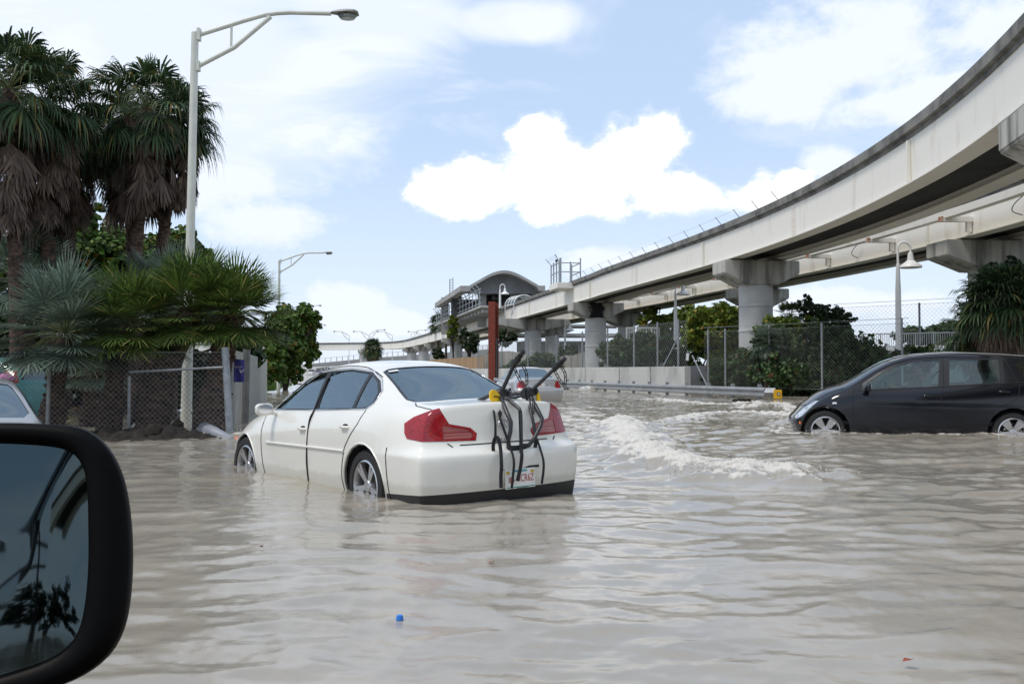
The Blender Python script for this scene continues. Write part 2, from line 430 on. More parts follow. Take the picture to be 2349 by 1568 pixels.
def build_shell(S, level):
    xs = S['xs']; rows = S['rows']; nr = len(rows)
    verts = []; idx = {}
    xf, xr = max(xs), min(xs)
    def warp(x, y, z):
        if S.get('stretch') and x > .8: x += S['stretch']*min(1, (x-.8)/.6)
        if S.get('nose') and x > 1.2: x = 1.2+(x-1.2)*S['nose']
        ay = min(abs(y)/S.get('yw', .86), 1.1)
        xg = 1.2+(xf-1.2)*S['nose'] if S.get('nose') else xf
        sf = max(0, min(1, (x-S['f0'])/(xg+S.get('stretch', 0)-S['f0'])))
        sr = max(0, min(1, (S['r0']-x)/(S['r0']-xr)))
        x2 = x-S['fb']*sf*ay**3.2+tab(S['fprof'], z)*sf**2
        x2 = x2+S['rb']*sr*ay**3.2+tab(S['rprof'], z)*sr**2
        return (x2, y, z)
    def V(key, x, y, z):
        if key not in idx: idx[key] = len(verts); verts.append(warp(x, y, z))
        return idx[key]
    faces = []
    ring = {}
    for i, x in enumerate(xs):
        for r, (ty, tz) in enumerate(rows):
            y = 0. if r == nr-1 else tab(ty, x)
            for sgn in (1, -1):
                key = (i, r, 0 if r == nr-1 else sgn)
                ring[(i, r, sgn)] = V(key, x, sgn*y, tab(tz, x))
    for i in range(len(xs)-1):
        for r in range(nr-1):
            for sgn in (1, -1):
                q = [ring[(i, r, sgn)], ring[(i+1, r, sgn)], ring[(i+1, r+1, sgn)], ring[(i, r+1, sgn)]]
                faces.append(q if sgn == -1 else q[::-1])
    nb = S['nb']                                   # index of the belt row (corner of the box)
    for end, i in (('f', 0), ('r', len(xs)-1)):
        x = xs[i]; cols = list(range(nb, nr))      # belt, rail, t1, t2, centre
        g = {}
        ylist = [tab(rows[c][0], x) if c < nr-1 else 0. for c in cols]
        for r in range(nb+1):
            for ci, c in enumerate(cols):
                for sgn in (1, -1):
                    if r == nb: g[(r, ci, sgn)] = ring[(i, c, sgn)]
                    elif ci == 0: g[(r, ci, sgn)] = ring[(i, r, sgn)]
                    else:
                        y = ylist[ci]*tab(rows[r][0], x)/max(ylist[0], 1e-3); z = tab(rows[r][1], x)
                        g[(r, ci, sgn)] = V((end, r, ci, 0 if c == nr-1 else sgn), x, sgn*y, z)
        for r in range(nb):
            for ci in range(len(cols)-1):
                for sgn in (1, -1):
                    q = [g[(r, ci, sgn)], g[(r, ci+1, sgn)], g[(r+1, ci+1, sgn)], g[(r+1, ci, sgn)]]
                    faces.append(q if (sgn == 1) == (end == 'f') else q[::-1])
    me = bpy.data.meshes.new('shell'); me.from_pydata(verts, [], faces); me.update()
    o = bpy.data.objects.new('shell', me); COL.objects.link(o)
    md = o.modifiers.new('s', 'SUBSURF'); md.levels = level; md.render_levels = level
    dg = bpy.context.evaluated_depsgraph_get(); ev = o.evaluated_get(dg); m2 = bpy.data.meshes.new_from_object(ev)
    bpy.data.objects.remove(o)
    bm = bmesh.new(); bm.from_mesh(m2); bmesh.ops.recalc_face_normals(bm, faces=bm.faces)
    return bm
def part_mesh(name, faces, m, parent, off=0., mirror=True, side=0, smooth=40):
    """faces: list of vert-coordinate lists (y>=0 half) ; normals given ; side 0 = both halves in one mesh, 1/-1 = one side only"""
    vs = {}; V = []; F = []
    nrm = {}
    for f, nn in faces:
        for co, n in zip(f, nn):
            k = (round(co[0], 5), round(co[1], 5), round(co[2], 5))
            nrm.setdefault(k, []).append(n)
    def vid(co, s):
        k = (round(co[0], 5), round(co[1], 5), round(co[2], 5)); n = sum(nrm[k], Vector()).normalized() if off else None
        p = Vector(co)+(n*off if off else Vector())
        if abs(co[1]) < 1e-4: p.y = 0
        p.y *= s; kk = (k, 0 if abs(co[1]) < 1e-4 else s)
        if kk not in vs: vs[kk] = len(V); V.append(tuple(p))
        return vs[kk]
    for s in ((1, -1) if side == 0 else (side,)):
        for f, _ in faces:
            q = [vid(c, s) for c in f]
            q2 = [a for i, a in enumerate(q) if a != q[i-1]]
            if len(q2) > 2: F.append(q2 if s == 1 else q2[::-1])
    if not F: return None
    me = bpy.data.meshes.new(name); me.from_pydata(V, [], F); me.update(); me.materials.append(m)
    me.polygons.foreach_set('use_smooth', [True]*len(me.polygons))
    if smooth: me.set_sharp_from_angle(angle=R(smooth))
    o = bpy.data.objects.new(name, me); COL.objects.link(o); o.parent = parent; return o
def wheel(parent, loc, side, r=.33, w=.21, rim=.225, spokes=5, style='y', steer=0.):
    """outer face towards +y*side"""
    M = Matrix.Translation(loc) @ Matrix.Rotation(steer, 4, 'Z') @ Matrix.Rotation(-math.pi/2*side, 4, 'X')
    wo = empty('wheel'); wo.parent = parent; wo.matrix_local = M
    a = MB().lathe([(rim, -w/2), (r*.93, -w/2), (r*.99, -w/2+.03), (r, -w/4), (r, w/4), (r*.99, w/2-.03), (r*.93, w/2), (rim+.012, w/2+.004), (rim, w/2-.01)], 48)
    a.build('tyre', M_['rubber'], wo, smooth=35)
    b = MB().lathe([(rim+.004, w/2-.006), (rim-.012, w/2+.002), (rim-.022, w/2-.02), (rim-.03, -w/2+.02), (.06, -w/2+.03)], 40)
    h = w/2-.005
    for k in range(spokes):
        q = 2*math.pi*k/spokes+.3
        if style == 'y': arms = [(-.06, -.13), (.06, .13)]
        else: arms = [(-.13, -.20), (0, 0), (.13, .20)]
        for (q0, q1) in arms:
            p0 = Vector((math.cos(q+q0*1.5)*.045, math.sin(q+q0*1.5)*.045, h-.035)); p1 = Vector((math.cos(q+q1)*(rim-.018), math.sin(q+q1)*(rim-.018), h-.012))
            b.bar(p0, p1, .036 if style == 'y' else .045, .03)
    b.lathe([(.0, h-.005), (.05, h-.012), (.062, h-.03), (.06, -.02)], 20)
    b.build('rim', M_['alloy'], wo, smooth=35)
    c = MB().lathe([(rim-.035, -w/2+.05), (.0, -w/2+.05)], 24)
    c.lathe([(.15, 0.01), (.15, .02), (.0, .02)], 24)
    c.build('brake_disc', M_['dark_int'], wo)
    return wo
def make_car(name, label, cat, S, paint, level=2, glass=None):
    root = empty(name, label=label, cat=cat)
    glass = glass or M_['glass']
    bm = build_shell(S, level)
    half = [f for f in bm.faces if f.calc_center_median().y < 0]; bmesh.ops.delete(bm, geom=half, context='FACES')
    bm2 = bm.copy(); bvh = BVHTree.FromBMesh(bm2)
    for (nm, pr, poly, cond, _m, _k) in S['regions']: cut_poly(bm, poly, pr, cond)
    bm.normal_update()
    bins = {}
    for f in bm.faces:
        c = f.calc_center_median(); hit = 'body'
        for (nm, pr, poly, cond, _m, _k) in S['regions']:
            U, V = PROJ[pr]
            if cond(c) and inpoly(c.dot(U), c.dot(V), poly): hit = nm; break
        bins.setdefault(hit, []).append(([v.co.copy() for v in f.verts], [v.normal.copy() for v in f.verts]))
    info = {nm: (mm, k) for (nm, pr, poly, cond, mm, k) in S['regions']}
    inner = []
    for nm, fs in bins.items():
        if nm == 'arch' : continue
        mm, k = info.get(nm, (paint, 'both'))
        if mm is None: mm = paint
        if mm == 'glass': mm = glass
        off = -.006 if mm is glass else (.004 if nm.startswith(('tail', 'head')) else 0.)
        base = nm.split('.')[0]
        if k == 'both': part_mesh(base, fs, mm, root, off)
        else:
            for s in (1, -1): part_mesh(base, fs, mm, root, off, side=s)
        if mm is not glass: inner += fs
    # interior lining : the same panels seen from inside
    flip = [(f[::-1], n[::-1]) for f, n in inner]
    part_mesh('interior_lining', flip, M_['interior'], root, -.02)
    def surf(u, v, pr='xz'):
        U, V = PROJ[pr]; D = Vector({'xz': (0, 1, 0), 'xy': (0, 0, 1), 'yz': (-1, 0, 0), 'rc': (-1, 1, 0)}[pr]).normalized()
        if pr == 'rc': o = Vector((-u/2, -u/2, v))
        else: o = U*u+V*v
        h = bvh.ray_cast(o+D*4, -D); return (h[0], h[1]) if h[0] else (None, None)
    mb = MB()
    for (pr, line, both) in S['seams']:
        pts = []
        for (p, q) in zip(line[:-1], line[1:]):
            k = max(2, int(math.hypot(q[0]-p[0], q[1]-p[1])/.06))
            for i in range(k+1):
                a, n = surf(p[0]+(q[0]-p[0])*i/k, p[1]+(q[1]-p[1])*i/k, pr)
                if a: pts.append(a+n*.0005)
        if len(pts) > 1:
            mb.tube(pts, .0055, 5)
            if both: mb.tube([Vector((p.x, -p.y, p.z)) for p in pts], .0055, 5)
    if mb.v: mb.split('panel_gap', M_['seam'], root)
    # underbody, cabin floor, seats
    L0, L1 = S['under']
    zb = S.get('zu', .16)
    mb = MB().box(((L0+L1)/2, 0, zb+.10), (L0-L1, 1.34, .22)); mb.box((0, 0, .42), (2.6, 1.5, .06))
    mb.build('underbody', M_['dark_int'], root)
    mb = MB()
    for ax in S['axles']:
        for s in (1, -1):
            # wheel housing: half-barrel
            k = len(mb.v); n = 14; rr = S['arch_r']+.012
            for j in range(n+1):
                q0 = S.get('hq', -.12) if ax > 0 else -.12; q = math.pi*q0+math.pi*(1.12-q0)*j/n
                for y in (S['yo']-.035, S['yo']-.34): mb.v.append((ax+rr*math.cos(q), s*y, S['wr']+rr*math.sin(q)))
            for j in range(n): mb.f.append((k+2*j, k+2*j+1, k+2*j+3, k+2*j+2))
            mb.lathe([(0, 0), (rr*.9 if ax > 0 else rr, 0)], 20, Matrix.Translation((ax, s*(S['yo']-.34), S['wr'])) @ Matrix.Rotation(math.pi/2, 4, 'X'))
    mb.split('wheel_housing', M_['dark_int'], root, 2)
    for ax in S['axles']:
        for s in (1, -1): wheel(root, (ax, s*(S['yo']-.125), S['wr']), s, S['wr'], .21, S['rim'], 5, S['wstyle'], S.get('steer', 0) if ax > 0 else 0)
    for (sx, rear) in S['seats']:
        for sy in ((-.37, .37) if not rear else (-.40, .0, .40)):
            a = MB(); w = .50 if not rear else .38
            a.box((sx+.22, sy, .50), (.50, w, .16)); a.box((sx-.08, sy, .80), (.14, w*.96, .56), Matrix.Rotation(-.22, 3, 'Y'))
            if S['headrest']:
                a.box((sx-.17, sy, S['hz']), (.09, .27, .17), Matrix.Rotation(-.15, 3, 'Y')); a.bar((sx-.15, sy-.05, S['hz']-.15), (sx-.16, sy-.05, S['hz']-.05), .012); a.bar((sx-.15, sy+.05, S['hz']-.15), (sx-.16, sy+.05, S['hz']-.05), .012)
            a.build('seat', M_['seat'], root, smooth=50, bevel=.035)
    dx = S['dash']
    MB().box((dx, 0, .82), (.45, 1.36, .22)).build('dashboard', M_['dark_int'], root, smooth=40, bevel=.05)
    sw = MB(); c = Vector((dx-.42, .37, .88)); t = []
    for j in range(17):
        q = 2*math.pi*j/16; t.append(c+Vector((math.sin(q)*.07, math.cos(q)*.185, math.sin(q)*.17)))
    sw.tube(t, .014, 6, False); sw.tube([c, c+Vector((.25, 0, -.08))], .03, 6); sw.box(c, (.03, .3, .05))
    sw.build('steering_wheel', M_['dark_int'], root, smooth=50)
    # mirrors and handles
    mx, my, mz = S['mirror']
    for s in (1, -1):
        a = MB().ico((0, 0, 0), 1, 3, (.062, .098, .066)); a.v = [(x if x > -.02 else -.02-.25*(-.02-x), math.copysign(min(abs(y)*1.12, .094), y), math.copysign(min(abs(z)*1.15, .062), z)) for x, y, z in a.v]
        a.v = [(x+mx, (y+my)*s, z+mz) for x, y, z in a.v]
        a.bar((mx+.02, s*(my-.2), mz-.07), (mx+.02, s*(my-.05), mz-.04), .05, .03)
        o = a.build('mirror', S.get('mirmat') or paint, root, smooth=60)
        MB().lathe([(0, .002), (.9, .002), (1, 0), (1, -.1)], 20, Matrix.Translation((mx-.034, my*s, mz)) @ Matrix.Rotation(-math.pi/2, 4, 'Y') @ Matrix.Diagonal((.050, .080, .02, 1))).build('mirror_glass', M_['chrome'], o, smooth=40)
        for (hx, hz) in S['handles']:
            p, n = surf(hx, hz)
            if not p: continue
            y = p.y
            h = MB().tube([(hx+.075, s*(y-.002), hz+.004), (hx+.05, s*(y+.022), hz), (hx-.05, s*(y+.022), hz), (hx-.075, s*(y-.002), hz-.002)], [.012, .014, .014, .012], 8)
            h.build('door_handle', M_['chrome'] if S.get('chromeh') else paint, root, smooth=60)
            MB().lathe([(0, .003), (1, .003), (1, -.03)], 16, Matrix.Translation((hx, s*(y-.001), hz)) @ Matrix.Rotation(-math.pi/2*s, 4, 'X') @ Matrix.Diagonal((.062, .030, 1, 1))).build('handle_recess_shade', S.get('recess', M_['seam']), root)  # dark disc: shade inside the handle recess as colour
    bm.free(); 
    root['_'] = 0; del root['_']
    return root, surf
def pose(root, X, Y, heading, z=0., pitch=0., roll=0.):
    """heading: clockwise from +Y (radians); car forward axis = local +x"""
    f = Vector((math.sin(heading)*math.cos(pitch), math.cos(heading)*math.cos(pitch), math.sin(pitch)))
    Lv = Vector((-math.cos(heading), math.sin(heading), 0)); U = f.cross(Lv)
    L2 = Lv*math.cos(roll)+U*math.sin(roll); U2 = f.cross(L2)
    M = Matrix((f, L2, U2)).transposed().to_4x4(); M.translation = Vector((X, Y, z))
    root.matrix_world = M; return M
def arch(cx, cz, r, n=18):
    return [(cx+r*math.cos(math.pi*2*j/n), cz+r*math.sin(math.pi*2*j/n)) for j in range(n)]
def sedan_spec(jag=False):
    S = dict(stretch=.11, xs=[2.27, 2.22, 2.05, 1.8, 1.5, 1.2, 1.0, .88, .65, .4, .2, 0, -.3, -.6, -.9, -1.08, -1.3, -1.55, -1.78, -1.92, -2.08, -2.2, -2.33, -2.37], nb=6, yw=.86,
      f0=1.5, r0=-1.75, fb=.34, rb=.17, fprof=[(.2, -.05), (.4, 0), (.6, 0), (.75, -.12), (.9, -.2)],
      rprof=[(.2, -.02), (.36, -.075), (.54, -.10), (.635, -.095), (.66, -.07), (.69, .02), (.72, .035), (.95, .06), (1.05, .09)])
    c = lambda *a: list(a)
    S['rows'] = [
      (c((2.27, .70), (1.9, .80), (1, .82), (-1.2, .82), (-2.2, .80), (-2.37, .79)), c((2.3, .20), (1.4, .17), (-1.4, .17), (-1.9, .14), (-2.4, .12))),
      (c((2.27, .74), (1.9, .855), (1, .865), (-1.5, .87), (-2.2, .85), (-2.37, .83)), c((2.3, .35), (-2.4, .38))),
      (c((2.27, .74), (1.9, .86), (1, .872), (-1.5, .878), (-2.2, .86), (-2.37, .84)), c((2.3, .50), (0, .55), (-2.4, .60))),
      (c((2.27, .73), (1.9, .855), (1, .872), (-1.5, .878), (-2.2, .865), (-2.37, .835)), c((2.3, .54), (1.8, .58), (0, .61), (-2.4, .650))),
      (c((2.27, .72), (1.9, .85), (1, .872), (-1.5, .877), (-2.1, .835), (-2.37, .77)), c((2.3, .58), (1.8, .62), (0, .66), (-1.8, .685), (-2.4, .690))),
      (c((2.27, .66), (1.9, .80), (1.2, .86), (0, .862), (-1.5, .868), (-2.0, .82), (-2.37, .74)), c((2.3, .64), (1.8, .70), (1, .78), (0, .82), (-1.5, .86), (-2.4, .86))),
      (c((2.27, .58), (1.9, .70), (1.4, .78), (1, .80), (0, .81), (-1.2, .81), (-1.8, .79), (-2.37, .68)), c((2.3, .67), (1.9, .76), (1.4, .87), (1, .94), (0, .965), (-1.2, 1.0), (-1.8, 1.01), (-2.4, .985))),
      (c((2.27, .46), (1.9, .56), (1.2, .70), (.88, .72), (.4, .655), (.1, .60), (-.5, .575), (-1.1, .585), (-1.5, .625), (-1.85, .665), (-2.37, .58)),
       c((2.3, .69), (1.9, .79), (1.3, .90), (.95, .975), (.65, 1.13), (.4, 1.25), (.2, 1.32), (0, 1.365), (-.4, 1.40), (-.8, 1.375), (-1.1, 1.30), (-1.4, 1.18), (-1.7, 1.075), (-1.9, 1.05), (-2.37, 1.025))),
      (c((2.27, .36), (1.9, .44), (1.2, .58), (.88, .62), (.4, .55), (0, .49), (-.9, .47), (-1.3, .53), (-1.8, .58), (-2.37, .50)),
       c((2.3, .70), (1.9, .80), (1.3, .92), (1.0, .975), (.88, 1.03), (.65, 1.17), (.4, 1.29), (.2, 1.37), (0, 1.41), (-.4, 1.435), (-.8, 1.42), (-1.1, 1.355), (-1.4, 1.23), (-1.7, 1.10), (-1.85, 1.06), (-2.37, 1.04))),
      (c((2.27, .20), (1.9, .24), (.88, .32), (.2, .28), (-.9, .26), (-1.8, .32), (-2.37, .27)),
       c((2.3, .71), (1.9, .82), (1.3, .94), (1.0, .985), (.88, 1.05), (.65, 1.20), (.4, 1.325), (.2, 1.405), (0, 1.44), (-.4, 1.46), (-.8, 1.445), (-1.1, 1.375), (-1.4, 1.255), (-1.7, 1.125), (-1.88, 1.07), (-2.37, 1.05))),
      (c((2.27, 0)), c((2.3, .715), (1.9, .825), (1.3, .945), (1.0, .99), (.88, 1.055), (.65, 1.21), (.4, 1.335), (.2, 1.415), (0, 1.45), (-.4, 1.466), (-.8, 1.45), (-1.1, 1.38), (-1.4, 1.26), (-1.7, 1.13), (-1.88, 1.075), (-2.37, 1.055))),
    ]
    side = lambda c: c.y > .5 and c.z > .9
    low = lambda c: c.y > .55
    rear = lambda c: c.x < -1.7
    top = lambda c: c.z > .95 and c.x < -.9
    ftop = lambda c: c.z > .93 and c.x > 0
    S['regions'] = [
      ('arch', 'xz', arch(1.535, .33, .365), low, None, 'both'), ('arch', 'xz', arch(-1.36, .33, .375), low, None, 'both'),
      ('side_window', 'xz', [(.78, .985), (-.20, 1.0), (-.10, 1.345), (.12, 1.335), (.35, 1.255), (.6, 1.125)], side, 'glass', 'side'),
      ('side_window.b', 'xz', [(-.29, 1.003), (-1.02, 1.018), (-.96, 1.33), (-.6, 1.362), (-.19, 1.352)], side, 'glass', 'side'),
      ('quarter_window', 'xz', [(-1.07, 1.02), (-1.27, 1.03), (-1.33, 1.07), (-1.30, 1.15), (-1.18, 1.245), (-1.01, 1.318)], side, 'glass', 'side'),
      ('window_trim', 'xz', [(.84, .972), (-.2, .988), (-1.29, 1.015), (-1.36, 1.06), (-1.33, 1.17), (-1.2, 1.262), (-.98, 1.345), (-.6, 1.378), (-.1, 1.365), (.13, 1.353), (.36, 1.275), (.62, 1.14)], side, M_['trim'], 'side'),
      ('rear_window', 'xy', [(-1.06, -.01), (-1.07, .40), (-1.10, .47), (-1.4, .52), (-1.72, .585), (-1.80, .56), (-1.85, .45), (-1.86, -.01)], top, 'glass', 'both'),
      ('rear_window_trim', 'xy', [(-1.045, -.01), (-1.05, .42), (-1.09, .495), (-1.4, .545), (-1.72, .612), (-1.82, .585), (-1.87, .46), (-1.88, -.01)], top, M_['trim'], 'both'),
      ('windscreen', 'xy', [(.18, -.01), (.20, .47), (.27, .51), (.80, .66), (.92, .6), (.96, -.01)], ftop, 'glass', 'both'),
    ]
    if not jag:
        S['regions'] += [
          ('reverse_light', 'rc', [(1.69, .762), (1.98, .755), (2.00, .79), (1.95, .835), (1.74, .868), (1.68, .875)], rear, M_['pink_lens'], 'side'),
          ('tail_light', 'rc', [(1.21, .82), (1.25, .775), (1.45, .755), (1.70, .750), (2.03, .742), (2.04, .80), (1.97, .850), (1.75, .89), (1.64, 1.022), (1.54, 1.005), (1.33, .955), (1.20, .90)], rear, M_['red_lens'], 'side'),
        ]
        S['regions'] += [
          ('number_plate_recess', 'yz', [(-.01, .33), (.27, .33), (.25, .50), (-.01, .50)], lambda c: c.x < -2.2, None, 'both'),
          ('rear_valance', 'xz', [(-1.735, .05), (-3, .05), (-3, .35), (-1.735, .30)], lambda c: c.x < -1.7, M_['black_plastic'], 'both'),  # black valance band; the shadow under the bumper is put into it
          ('rear_bumper', 'xz', [(-1.79, .15), (-3, .15), (-3, .690), (-1.80, .690)], lambda c: c.x < -1.7, None, 'both'),
          ('boot_lid', 'xy', [(-1.88, -.01), (-3, -.01), (-3, .615), (-1.88, .615)], lambda c: c.x < -1.7 and c.z > .69, None, 'both'),
        ]
        S['seams'] = [
          ('xz', [(-.24, .985), (-.215, .86), (-.20, .5), (-.16, .2)], True),
          ('xz', [(.98, .90), (1.0, .75), (.97, .4), (.93, .2)], True),
          ('xz', [(-1.31, 1.0), (-1.25, .88), (-1.12, .76), (-1.03, .66), (-.97, .5), (-.94, .38), (-.96, .2)], True),
          ('xy', [(-1.86, .60), (-1.95, .645), (-2.1, .64), (-2.22, .625)], True),
          ('rc', [(1.74, .73), (1.80, .70)], True),
          ('yz', [(0, .712), (.46, .712)], True),
          ('xz', [(-1.80, .695), (-1.80, .25)], True),
        ]
    else:
        S['regions'] += [
          ('tail_light', 'rc', [(1.30, .70), (1.72, .70), (1.78, .74), (1.70, .90), (1.62, .96), (1.40, .93), (1.28, .86)], rear, M_['red_lens'], 'side'),
          ('rear_bumper', 'xz', [(-1.79, .15), (-3, .15), (-3, .65), (-1.80, .65)], lambda c: c.x < -1.7, None, 'both'),
          ('boot_lid', 'xy', [(-1.88, -.01), (-3, -.01), (-3, .63), (-1.88, .63)], lambda c: c.x < -1.7 and c.z > .65, None, 'both')]
        S['seams'] = [('xz', [(-.24, .985), (-.215, .86), (-.20, .5), (-.16, .2)], True), ('rc', [(1.72, .69), (1.78, .65)], True),
          ('yz', [(0, .67), (.5, .67)], True), ('yz', [(0, .97), (.55, .95)], True)]
    S.update(under=(2.0, -2.28), axles=(1.535, -1.36), arch_r=.37, yo=.865, wr=.33, rim=.232, wstyle='y', seats=[(.0, 0), (-1.0, 1)], headrest=True, hz=1.10, dash=.72,
      mirror=(.70, .945, .985), handles=[(-.08, .80), (-1.02, .845)], chromeh=False)
    return S
def hatch_spec():
    S = dict(xs=[1.95, 1.9, 1.75, 1.5, 1.25, 1.05, .9, .7, .5, .25, 0, -.3, -.6, -1., -1.4, -1.8, -2.05, -2.25, -2.33], nb=5, yw=.84, nose=.88, f0=1.2, r0=-1.9, fb=.30, rb=.16,
      fprof=[(.2, -.10), (.38, -.02), (.46, .0), (.55, -.10), (.75, -.26), (.9, -.3)], rprof=[(.2, 0), (.5, -.04), (1.0, .05), (1.4, .16), (1.5, .2)])
    c = lambda *a: list(a)
    S['rows'] = [
      (c((1.95, .70), (1.6, .79), (-2.3, .79)), c((2, .22), (1, .16), (-1.5, .16), (-2.3, .25))),
      (c((1.95, .74), (1.6, .83), (0, .845), (-2.3, .82)), c((2, .36), (-2.3, .40))),
      (c((1.95, .72), (1.6, .83), (0, .85), (-2.3, .83)), c((2, .46), (1.2, .54), (-2.3, .62))),
      (c((1.95, .66), (1.6, .80), (1.2, .84), (0, .85), (-2.3, .82)), c((2, .53), (1.6, .62), (1.2, .70), (-2.3, .80))),
      (c((1.95, .62), (1.6, .76), (1.2, .81), (.9, .83), (0, .835), (-2.3, .79)), c((2, .58), (1.6, .71), (1.2, .80), (.9, .84), (0, .885), (-2.3, .96))),
      (c((1.95, .56), (1.6, .68), (1.2, .76), (.9, .79), (0, .80), (-2.3, .75)), c((2, .61), (1.6, .755), (1.2, .87), (.9, .91), (0, .955), (-1.2, 1.04), (-2.3, 1.10))),
      (c((1.95, .46), (1.5, .58), (1.1, .68), (.9, .72), (.5, .67), (0, .62), (-1, .60), (-2.3, .56)),
       c((2, .63), (1.7, .73), (1.4, .85), (1.1, .925), (.93, .985), (.7, 1.12), (.5, 1.235), (.25, 1.35), (0, 1.405), (-.6, 1.445), (-1.2, 1.425), (-1.8, 1.38), (-2.1, 1.33), (-2.33, 1.24))),
      (c((1.95, .36), (1.1, .56), (.5, .56), (0, .53), (-1, .52), (-2.3, .46)),
       c((2, .64), (1.7, .755), (1.4, .885), (1.1, .96), (.95, 1.01), (.7, 1.17), (.5, 1.29), (.25, 1.405), (0, 1.455), (-.6, 1.495), (-1.2, 1.48), (-1.8, 1.44), (-2.1, 1.39), (-2.33, 1.27))),
      (c((1.95, .18), (.5, .3), (0, .28), (-2.3, .24)),
       c((2, .65), (1.7, .775), (1.4, .91), (1.1, .985), (.97, 1.02), (.7, 1.20), (.5, 1.32), (.25, 1.435), (0, 1.48), (-.6, 1.525), (-1.2, 1.505), (-1.8, 1.46), (-2.1, 1.41), (-2.33, 1.28))),
      (c((2, 0)), c((2, .655), (1.7, .78), (1.4, .915), (1.1, .99), (.98, 1.025), (.7, 1.205), (.5, 1.33), (.25, 1.44), (0, 1.485), (-.6, 1.53), (-1.2, 1.51), (-1.8, 1.465), (-2.1, 1.415), (-2.33, 1.285))),
    ]
    side = lambda c: c.y > .45 and c.z > .85
    low = lambda c: c.y > .5
    S['regions'] = [
      ('arch', 'xz', arch(1.34, .30, .37), low, None, 'both'), ('arch', 'xz', arch(-1.34, .30, .37), low, None, 'both'),
      ('side_window', 'xz', [(.74, .935), (-.30, .985), (-.36, 1.385), (0, 1.365), (.28, 1.285), (.5, 1.18), (.72, 1.03)], side, 'glass', 'side'),
      ('side_window.b', 'xz', [(-.46, .995), (-1.18, 1.045), (-1.20, 1.39), (-.5, 1.395)], side, 'glass', 'side'),
      ('quarter_window', 'xz', [(-1.52, 1.10), (-1.90, 1.13), (-1.93, 1.30), (-1.50, 1.37), (-1.42, 1.34)], side, 'glass', 'side'),
      ('window_trim', 'xz', [(.80, .925), (-.30, .970), (-1.24, 1.03), (-1.26, 1.405), (-.5, 1.41), (.0, 1.38), (.3, 1.30), (.53, 1.19), (.78, 1.02)], side, M_['trim'], 'side'),
      ('headlight', 'fc', [(.78, .755), (1.04, .51), (1.20, .46), (1.30, .50), (1.18, .61), (.98, .74)], lambda c: c.x > 1.2, M_['headlens'], 'side'),
      ('indicator', 'fc', [(.94, .385), (1.10, .385), (1.10, .43), (.94, .425)], lambda c: c.x > 1.2, M_['amber'], 'side'),
      ('rear_window', 'yz', [(-.01, 1.02), (.6, 1.02), (.5, 1.33), (-.01, 1.35)], lambda c: c.x < -2.0, 'glass', 'both'),
      ('windscreen', 'xy', [(.22, -.01), (.24, .34), (.30, .38), (.80, .43), (.90, .40), (.93, -.01)], lambda c: c.z > .95 and c.x > 0, 'glass', 'both'),
      ('tail_light', 'rc', [(1.15, .95), (1.55, .95), (1.5, 1.2), (1.2, 1.2)], lambda c: c.x < -1.8, M_['red_lens'], 'side'),
      ('front_bumper', 'xz', [(1.62, .1), (3, .1), (3, .47), (1.70, .47)], lambda c: c.x > 1.3, None, 'both'),
    ]
    S['seams'] = [('xz', [(-.41, 1.42), (-.38, .98), (-.34, .85), (-.34, .2)], True), ('xz', [(.90, 1.0), (.93, .85), (.93, .2)], True),
      ('xz', [(-1.28, 1.42), (-1.36, 1.2), (-1.44, 1.0), (-1.42, .86), (-1.30, .74), (-1.05, .68)], True), ('xz', [(.90, .99), (.6, 1.19), (.35, 1.315), (.05, 1.40), (-.4, 1.43), (-1.25, 1.42)], True),
      ('xz', [(1.68, .47), (1.62, .40), (1.60, .3)], True), ('xy', [(1.05, .66), (1.3, .62), (1.55, .52), (1.65, .3), (1.68, .0)], True), ('xz', [(-1.28, 1.42), (-1.95, 1.36)], True), ('xz', [(-1.45, 1.05), (-2.1, 1.08)], True)]
    S.update(hq=.10, under=(1.6, -2.1), axles=(1.34, -1.34), arch_r=.37, yo=.84, wr=.30, rim=.215, wstyle='w', seats=[(-.05, 0), (-.95, 1)], headrest=True, hz=1.10, dash=.75,
      mirror=(.72, .93, .97), handles=[(-.15, .84), (-1.22, .905)], chromeh=False)
    return S
# ================================================================ terrain and water
def vnoise(x, y, seed=0):
    xi = np.floor(x).astype(np.int64); yi = np.floor(y).astype(np.int64); fx = x-xi; fy = y-yi
    def h(a, b):
        n = (a*374761393+b*668265263+seed*974711) & 0xffffffff; n = ((n ^ (n >> 13))*1274126177) & 0xffffffff
        q = ((n ^ (n >> 16)) & 0xffff)/65535.*2*np.pi; return np.cos(q), np.sin(q)
    u = fx*fx*fx*(fx*(fx*6-15)+10); v = fy*fy*fy*(fy*(fy*6-15)+10)
    def d(a, b):
        c, s = h(xi+a, yi+b); return c*(fx-a)+s*(fy-b)
    return (d(0, 0)*(1-u)+d(1, 0)*u)*(1-v)+(d(0, 1)*(1-u)+d(1, 1)*u)*v
def sst(x, a, b): t = np.clip((x-a)/(b-a), 0, 1); return t*t*(3-2*t)
def seg_dist(X, Y, P):
    best = np.full(X.shape, 1e9)
    for (a, b) in zip(P[:-1], P[1:]):
        ax, ay = a; bx, by = b; L = (bx-ax)**2+(by-ay)**2
        t = np.clip(((X-ax)*(bx-ax)+(Y-ay)*(by-ay))/L, 0, 1); best = np.minimum(best, np.hypot(X-ax-t*(bx-ax), Y-ay-t*(by-ay)))
    return best
def lint(x, pts): return np.interp(x, [p[0] for p in pts], [p[1] for p in pts])
LEFT = [(0, -14), (15, -8.5), (19, -7.3), (30, -8.6), (38, -9.6), (60, -13), (100, -20.5), (200, -45)]     # (Y, X): land west of this line
